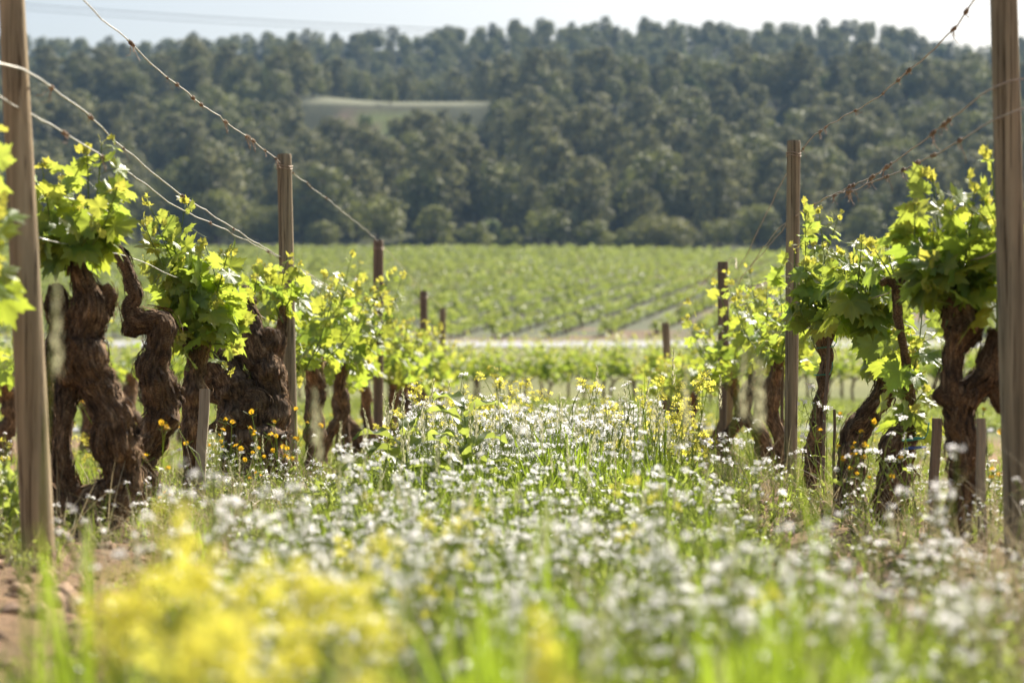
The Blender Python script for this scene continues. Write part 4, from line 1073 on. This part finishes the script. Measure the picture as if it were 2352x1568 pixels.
scatter('yellow_flower_meadow', Z(yp), rotz(len(yp)), .8*g.uniform(.8, 1.25, len(yp)), g.integers(0, 4, len(yp)), [combine(s, f).mesh('yellow_mustard', [M['weed'], M['yellow_petal']]) for s, f in YE], 'blurred yellow mustard in flower among the farther white flowers', 'wildflowers')
gp = vis(np.concatenate([spots(1300, -.62, .52, 1.2, 9, .9), spots(260, -1, 1, 1.2, 5), spots(2200, -3.5, 3.5, 7, 28), spots(200, .7, 2.2, 2.5, 9), spots(200, -1.7, -.8, 3.5, 9)]))
scatter('meadow_grass', Z(gp), rotz(len(gp), .15), hscale(gp)*g.uniform(.55, 1.15, len(gp)), np.where(g.random(len(gp)) < .14, g.integers(4, 7, len(gp)), g.integers(0, 4, len(gp))), [b.mesh('grass', M['grass']) for b in GR] + [ear(760+k, .42, 1.0, .05).mesh('grass_ear', [M['weed'], M['seedhead']]) for k in range(3)], 'thin green grass growing all through the wildflower meadow', 'grass')
wd = vis(np.concatenate([spots(1400, -.7, .55, 1.2, 9, .9), spots(300, -1, 1, 1.2, 6), spots(2000, -3.5, 3.5, 6, 28), spots(330, .7, 2.0, 2.5, 9), spots(330, -1.8, -.8, 4.5, 9)]))
scatter('meadow_weeds', Z(wd), rotz(len(wd), .15), hscale(wd)*g.uniform(.5, 1.15, len(wd)), g.integers(0, 4, len(wd)), [b.mesh('weed', M['weed']) for b in WD], 'small-leaved green weeds under the flowers and round the vine feet', 'weeds')
sp = vis(np.concatenate([spots(900, .6, 2.0, 2.2, 9), spots(350, -1.8, -.8, 3, 9), spots(900, -1, 1, 2, 12)]))
scatter('dry_grass', Z(sp), rotz(len(sp), .4), g.uniform(.5, 1.2, len(sp)), g.integers(0, 3, len(sp)), [b.mesh('straw', M['straw']) for b in ST], 'dry straw-coloured grass lying on the soil along the rows', 'dry grass')
# far grass on the verge beyond the rows
fg = np.column_stack([g.uniform(-14, 14, 2600), g.uniform(28, 47, 2600)]); fg = vis(fg)
scatter('verge_grass', Z(fg), rotz(len(fg), .15), g.uniform(.8, 1.6, len(fg)), g.integers(0, 4, len(fg)), [b.mesh('weed', M['weed']) for b in WD], 'low grass and weeds between the vine rows and the crossing row', 'grass')

# clods of soil
def clod(seed):
    g_ = np.random.default_rng(seed); import bmesh
    bm = bmesh.new(); bmesh.ops.create_icosphere(bm, subdivisions=3, radius=1)
    v = np.array([x.co[:] for x in bm.verts]); f = np.array([[q_.index for q_ in x.verts] for x in bm.faces]); bm.free()
    v = v*(1+.35*fbm(v*1.3+seed, 3, seed)[:, None]+.1*np.abs(vnoise(v*4, seed))[:, None])*np.array([1, g_.uniform(.7, 1), g_.uniform(.55, .8)])
    b = MB(); b.add(v, f, 0, None, g_.uniform(.8, 1.2)); return b
CL = [clod(k).mesh('clod', M['clod']) for k in range(5)]
cp = np.concatenate([spots(520, -1.75, -.85, 2.6, 8), spots(420, .65, 1.8, 2.6, 9), spots(250, -.85, .9, 2, 9)])
cz = Z(cp); cs_ = .008+.03*g.random(len(cp))**3; cz[:, 2] += cs_*.2
scatter('soil_clods', cz, rotz(len(cp), .6), cs_, g.integers(0, 5, len(cp)), CL, 'crumbled brown clods of soil along the feet of the vine rows', 'soil')

# --- individual plants that stand out
for n_, (px, py, D, s, lab) in enumerate([
    (452, 1235, 2.0, 1.0, 'tall blurred yellow mustard head in the foreground, topmost of the near yellow ones'), (250, 1390, 1.75, .95, 'blurred yellow mustard at the lower left, leftmost of the near ones'),
    (360, 1400, 1.7, 1.0, 'blurred yellow mustard in the lower left between two others'), (590, 1340, 1.95, .9, 'blurred yellow mustard right of the topmost yellow head'),
    (760, 1340, 1.9, 1.0, 'large blurred yellow mustard below the middle of the picture'), (860, 1420, 1.75, .9, 'blurred yellow mustard right end of the near yellow patch'),
    (560, 1500, 1.45, .85, 'blurred yellow mustard cut by the bottom edge'), (380, 1480, 1.5, .85, 'blurred yellow mustard low in the left corner area'), (820, 1520, 1.5, .8, 'blurred yellow mustard at the bottom edge beside green grass'),
    (690, 1420, 1.8, .9, 'blurred yellow mustard in the middle of the near yellow patch'), (840, 1085, 3.4, 1.0, 'soft yellow mustard above the near patch, beside white flowers'), (990, 1190, 3.0, .95, 'soft yellow mustard left of the bright grass tuft'),
    (930, 1220, 2.9, .95, 'pale yellow mustard between white flowers left of the grass tuft'), (1060, 1150, 3.8, 1.0, 'small yellow mustard over the bright grass tuft'), (1780, 1215, 2.9, .95, 'lone yellow mustard among white flowers on the right side'), (1240, 1480, 1.7, .8, 'yellow mustard right of the bright grass tuft at the bottom'),
    (1465, 1095, 4.2, 1.0, 'single flat yellow flower head amid the white carpet')]):
    b = P(px, py, D); hgt = b[2]-float(G(b[0], D)); put_plant(YNO[n_ % 3] if D < 2.4 else YEO[n_ % 4], b[0], D, max(.35, hgt/(.325 if D < 2.4 else .38)), 'yellow_mustard', lab, 'wildflower', 'yellow mustard plants near the camera', tilt=.04)
for n_, (px, py, D, lab) in enumerate([(970, 885, 8.3, 'sharp yellow mustard left of the big-leaved plant'), (1085, 868, 8.9, 'yellow mustard with round heads behind the big-leaved plant'), (1140, 880, 9.4, 'yellow mustard in the middle of the flower clump'), (1060, 930, 8.0, 'yellow mustard touching the big-leaved plant'),
    (1190, 875, 9.8, 'soft yellow mustard right of the flower clump'), (1230, 885, 10.4, 'pale yellow mustard at the right end of the flower clump'), (1385, 892, 8.4, 'yellow mustard with one dense head right of the oat stalk'), (1520, 885, 8.2, 'yellow mustard beside the dark green stalks on the right'),
    (1500, 920, 8.0, 'lower yellow mustard among the dark green stalks'), (1425, 935, 8.5, 'low yellow mustard between oat stalk and dark stalks'), (1545, 925, 8.6, 'yellow mustard right of the dark green stalks'), (1010, 950, 7.8, 'yellow mustard below the big leaves'), (1125, 945, 8.2, 'yellow mustard on bent stems right of the big leaves'), (1120, 825, 10.5, 'tall thin yellow mustard before the crossing vine row'), (1575, 880, 7.6, 'dark-stemmed yellow mustard close to the right row'), (1385, 930, 9.0, 'small yellow mustard in the white carpet')]):
    b = P(px, py, D); hgt = b[2]-float(G(b[0], D)); put_plant(YEO[(n_+1) % 4], b[0], D, hgt/.36, 'yellow_mustard', lab, 'wildflower', 'yellow mustard plants in the middle of the aisle', tilt=.03)
for n_, (px, py, D, lab) in enumerate([(540, 960, 7.4, 'thin-stemmed plant with small orange-yellow flowers before the spiral-knot vine'), (595, 985, 7.3, 'orange-yellow flowered plant right of the pale stake'), (640, 955, 7.6, 'orange-yellow flowered plant by the spiral-knot vine trunk'), (575, 1020, 7.0, 'low orange-yellow flowered plant at the foot of the spiral-knot vine'),
    (315, 925, 6.3, 'single orange-yellow flower in front of the bare crooked vine'), (490, 960, 7.1, 'orange-yellow flowered plant against the pale stake'), (660, 985, 7.2, 'orange-yellow flowered plant under the second left post'), (370, 1065, 6.0, 'small yellow flower low before the crooked vine'),
    (1930, 985, 6.6, 'orange-yellow flowered plant by the slender right vine'), (1990, 1030, 6.2, 'orange-yellow flowered plant before the bent right vine'), (1965, 970, 6.4, 'thin orange-yellow flowered plant left of the rough stubby vine'), (2280, 975, 5.6, 'orange-yellow flowered plant left of the nearest right post')]):
    b = P(px, py, D); hgt = b[2]-float(G(b[0], D)); put_plant(DAO[n_ % 4], b[0], D, hgt/.31, 'hawkweed', lab, 'wildflower', 'orange-yellow flowered weeds at the vine feet', tilt=.04)
for n_, (px, py, D, lab) in enumerate([(500, 1080, 3.6, 'tall blurred white rocket in front of the left vines'), (560, 1100, 3.7, 'blurred white rocket right of the tall one before the left vines'), (470, 1110, 3.4, 'blurred white rocket left of the tall one before the left vines'), (650, 1130, 3.5, 'blurred white rocket under the second left post'), (700, 1170, 3.3, 'blurred white rocket right of the left vines'), (215, 1160, 4.2, 'white rocket close to the nearest left post'), (375, 1200, 3.0, 'blurred white rocket over the topmost yellow head'),
    (860, 995, 8.2, 'sharp white rocket left of the big-leaved plant'), (1160, 738, 3.9, 'tall blurred white rocket stalk rising into the far field'), (2170, 1130, 3.2, 'large blurred white rocket before the thick right vine'), (2110, 1080, 3.7, 'blurred white rocket before the rough stubby vine'), (2330, 1095, 4.3, 'white rocket against the nearest right post'), (2265, 1350, 2.2, 'blurred white rocket low at the right'), (1950, 1290, 2.4, 'blurred white rocket in the right half beside green blades'), (1895, 905, 8.3, 'tall white rocket between the slim post and slender vine'), (1960, 1045, 6.0, 'white rocket at the foot of the bent right vine'), (2110, 925, 6.2, 'white rocket before the rough stubby vine top'), (1740, 960, 7.6, 'white rocket left of the slim round post'), (1690, 1000, 7.3, 'white rocket below the blurred right vines')]):
    b = P(px, py, D); hgt = b[2]-float(G(b[0], D)); put_plant(WHO[n_ % 6] if py > 800 else WTO[0], b[0], D, hgt/(.32 if py > 800 else .74), 'white_rocket', lab, 'wildflower', 'white rocket plants that stand above the rest', tilt=.03)

def single(mb, mats, px, py, D, h0, name, label, cat, group=None):
    b = P(px, py, D); gz = float(G(b[0], D)); o = mb.obj(name, mats, None, (b[0], D, gz)); s = (b[2]-gz)/h0; o.scale = (s, s, s); return tag(o, label, cat, group)
for n_, (px, py, D, n, w, lab) in enumerate([(1090, 1270, 2.1, 34, .0045, 'bright green blurred grass tuft in the foreground, left of the middle'), (1180, 1330, 1.9, 30, .0045, 'bright green blurred grass tuft right beside the left-of-middle one'), (1720, 1290, 2.1, 30, .005, 'bright green blurred grass tuft in the right half of the foreground'), (1830, 1330, 2.0, 28, .005, 'bright green grass tuft with blades bent right'), (1980, 1330, 2.1, 9, .004, 'leaning green blades at the right end of the foreground tufts'), (1620, 1400, 1.8, 20, .0045, 'low bright grass tuft at the bottom right of the middle'), (420, 1500, 1.5, 14, .005, 'green blades between the near yellow flowers'), (500, 1460, 1.6, 14, .005, 'dark green blades under the topmost yellow head'),
    (1260, 960, 7.6, 26, .006, 'sharp green grass clump in the middle of the white flowers'), (1310, 975, 7.4, 22, .006, 'upright grass clump right of the sharp middle one'), (1340, 1010, 7.2, 18, .005, 'low dark green grass clump in the middle'), (1240, 1120, 3.2, 7, .004, 'soft pale blades before the middle grass clump'), (2140, 1500, 1.55, 8, .005, 'green blades in the lower right corner'), (200, 1180, 2.3, 4, .006, 'wide blurred green blade before the nearest left vine'), (75, 1215, 2.0, 3, .006, 'blurred green blade before the foot of the nearest left post'), (1885, 1010, 3.0, 5, .003, 'tall blurred green stalks before the slender right vine')]):
    single(blades(800+n_, int(n*1.7), .3, w*1.0, .42 if n > 6 else .2, .35, .02 if n > 6 else .006, 8), M['grass'], px, py, D, .3, 'grass_tuft', lab, 'grass', 'grass tufts that stand out')
for n_, (px, py, D, lab) in enumerate([(1338, 838, 8.0, 'pale oat-like seed stalk standing above the white carpet'), (1500, 835, 3.6, 'blurred pale seed stalk before the right row'), (1650, 800, 3.3, 'tall blurred whitish grass stalk before the third right post'), (1690, 830, 3.4, 'second blurred whitish grass stalk before the right row'), (1748, 820, 3.0, 'blurred pale grass stalk left of the slim round post'), (655, 890, 3.4, 'blurred whitish grass stalk before the second left post'), (740, 930, 3.3, 'blurred leaning grass stalk right of the second left post'), (100, 640, 2.7, 'tall blurred pale green stalk before the nearest left post'), (1540, 800, 7.6, 'oat stalk with a nodding ear left of the right row'), (1640, 860, 7.2, 'oat stalk before the third right post'), (1440, 910, 7.9, 'short oat stalk in the middle of the meadow')]):
    single(ear(860+n_, .5, 1.0, .05), [M['weed'], M['seedhead']], px, py, D, .5, 'oat_grass', lab, 'grass', 'seed-bearing grass stalks')
for n_, (px, py, D, lab) in enumerate([(1457, 850, 8.1, 'dark green leafless stalk, left of three before the right row'), (1490, 830, 8.0, 'dark green leafless stalk with bent tips, middle of three'), (1525, 880, 7.8, 'dark green stalk leaning right, last of three')]):
    single(blades(900+n_, 4, .5, .0035, .18, .3, .008, 10, (.5, .55, .5)), M['grass'], px, py, D, .5, 'grass_stalk', lab, 'grass', 'dark green stalks in the meadow')

# big-leaved plant in the middle, and the leafy one at the left edge
def big_leaf(seed, n, L, h):
    g_ = np.random.default_rng(seed); b = MB()
    tube(b, [(0, 0, -.02), (.01, 0, h*.5), (0, .01, h)], [.005, .004, .002], 6, .03, 1)
    for k in range(n):
        u = .15+.85*k/n; a = k*2.4+g_.uniform(-.4, .4); d = np.array([math.cos(a), math.sin(a), 0]); l = L*(1.15-.55*u)*g_.uniform(.8, 1.15)
        t = np.linspace(0, 1, 12); c = np.array([0, 0, u*h]) + d*(l*t)[:, None] + np.array([0, 0, 1])*(l*(.75*t-.6*t**2))[:, None]
        w = l*.26*np.sin(np.pi*np.clip(t, .04, .99)**.8)**.8*(1+.12*np.where(np.arange(12) % 2, 1, -1)); w[0] = .002
        s = np.array([-d[1], d[0], 0]); up = np.array([0, 0, 1]); rows = []
        for f in (-1, -.5, 0, .5, 1): rows.append(c + s*(w*f)[:, None] + up*(w*(.35*abs(f)) + .01*np.sin(t*14+f*4)*abs(f))[:, None])
        v = np.stack(rows, 1).reshape(-1, 3); q_ = np.array([[5*i+j, 5*i+j+1, 5*i+6+j, 5*i+5+j] for i in range(11) for j in range(4)])
        b.add(v, q_, 0, None, g_.uniform(.85, 1.2))
    return b
bl = big_leaf(3, 15, .21, .40)
single(bl, [M['weed'], M['shoot']], 1065, 905, 7.3, .42, 'leafy_mustard', 'big-leaved green plant in the flower clump left of the middle', 'plant')
single(big_leaf(5, 12, .17, .28), [M['weed'], M['shoot']], 925, 955, 7.4, .30, 'leafy_mustard', 'lower big-leaved plant with dark arching leaves left of the taller one', 'plant')
bb = big_leaf(9, 16, .11, .25)
single(bb, [M['weed'], M['shoot']], 15, 1040, 5.4, .28, 'leafy_weed', 'leafy green weed at the left edge behind the nearest post', 'plant')

# ------------------------------------------------------------------ haze
hz = MB(); X0, X1, Y0, Y1, Z0, Z1 = -420, 420, -28, 1150, -4, 135
hv = [(x, y, z) for z in (Z0, Z1) for y in (Y0, Y1) for x in (X0, X1)]
hz.add(hv, np.array([[0, 2, 3, 1], [4, 5, 7, 6], [0, 1, 5, 4], [2, 6, 7, 3], [0, 4, 6, 2], [1, 3, 7, 5]]), smooth=False)
mh = bpy.data.materials.new('haze'); mh.use_nodes = True; n_ = mh.node_tree.nodes; n_.remove(n_['Principled BSDF'])
pv = n_.new('ShaderNodeVolumePrincipled'); pv.inputs['Color'].default_value = (.42, .66, .95, 1); pv.inputs['Density'].default_value = .00021; pv.inputs['Anisotropy'].default_value = .0
mh.node_tree.links.new(pv.outputs[0], n_['Material Output'].inputs['Volume'])
tag(hz.obj('haze', mh), 'thin bluish haze in the air over the valley', 'haze', kind='stuff')
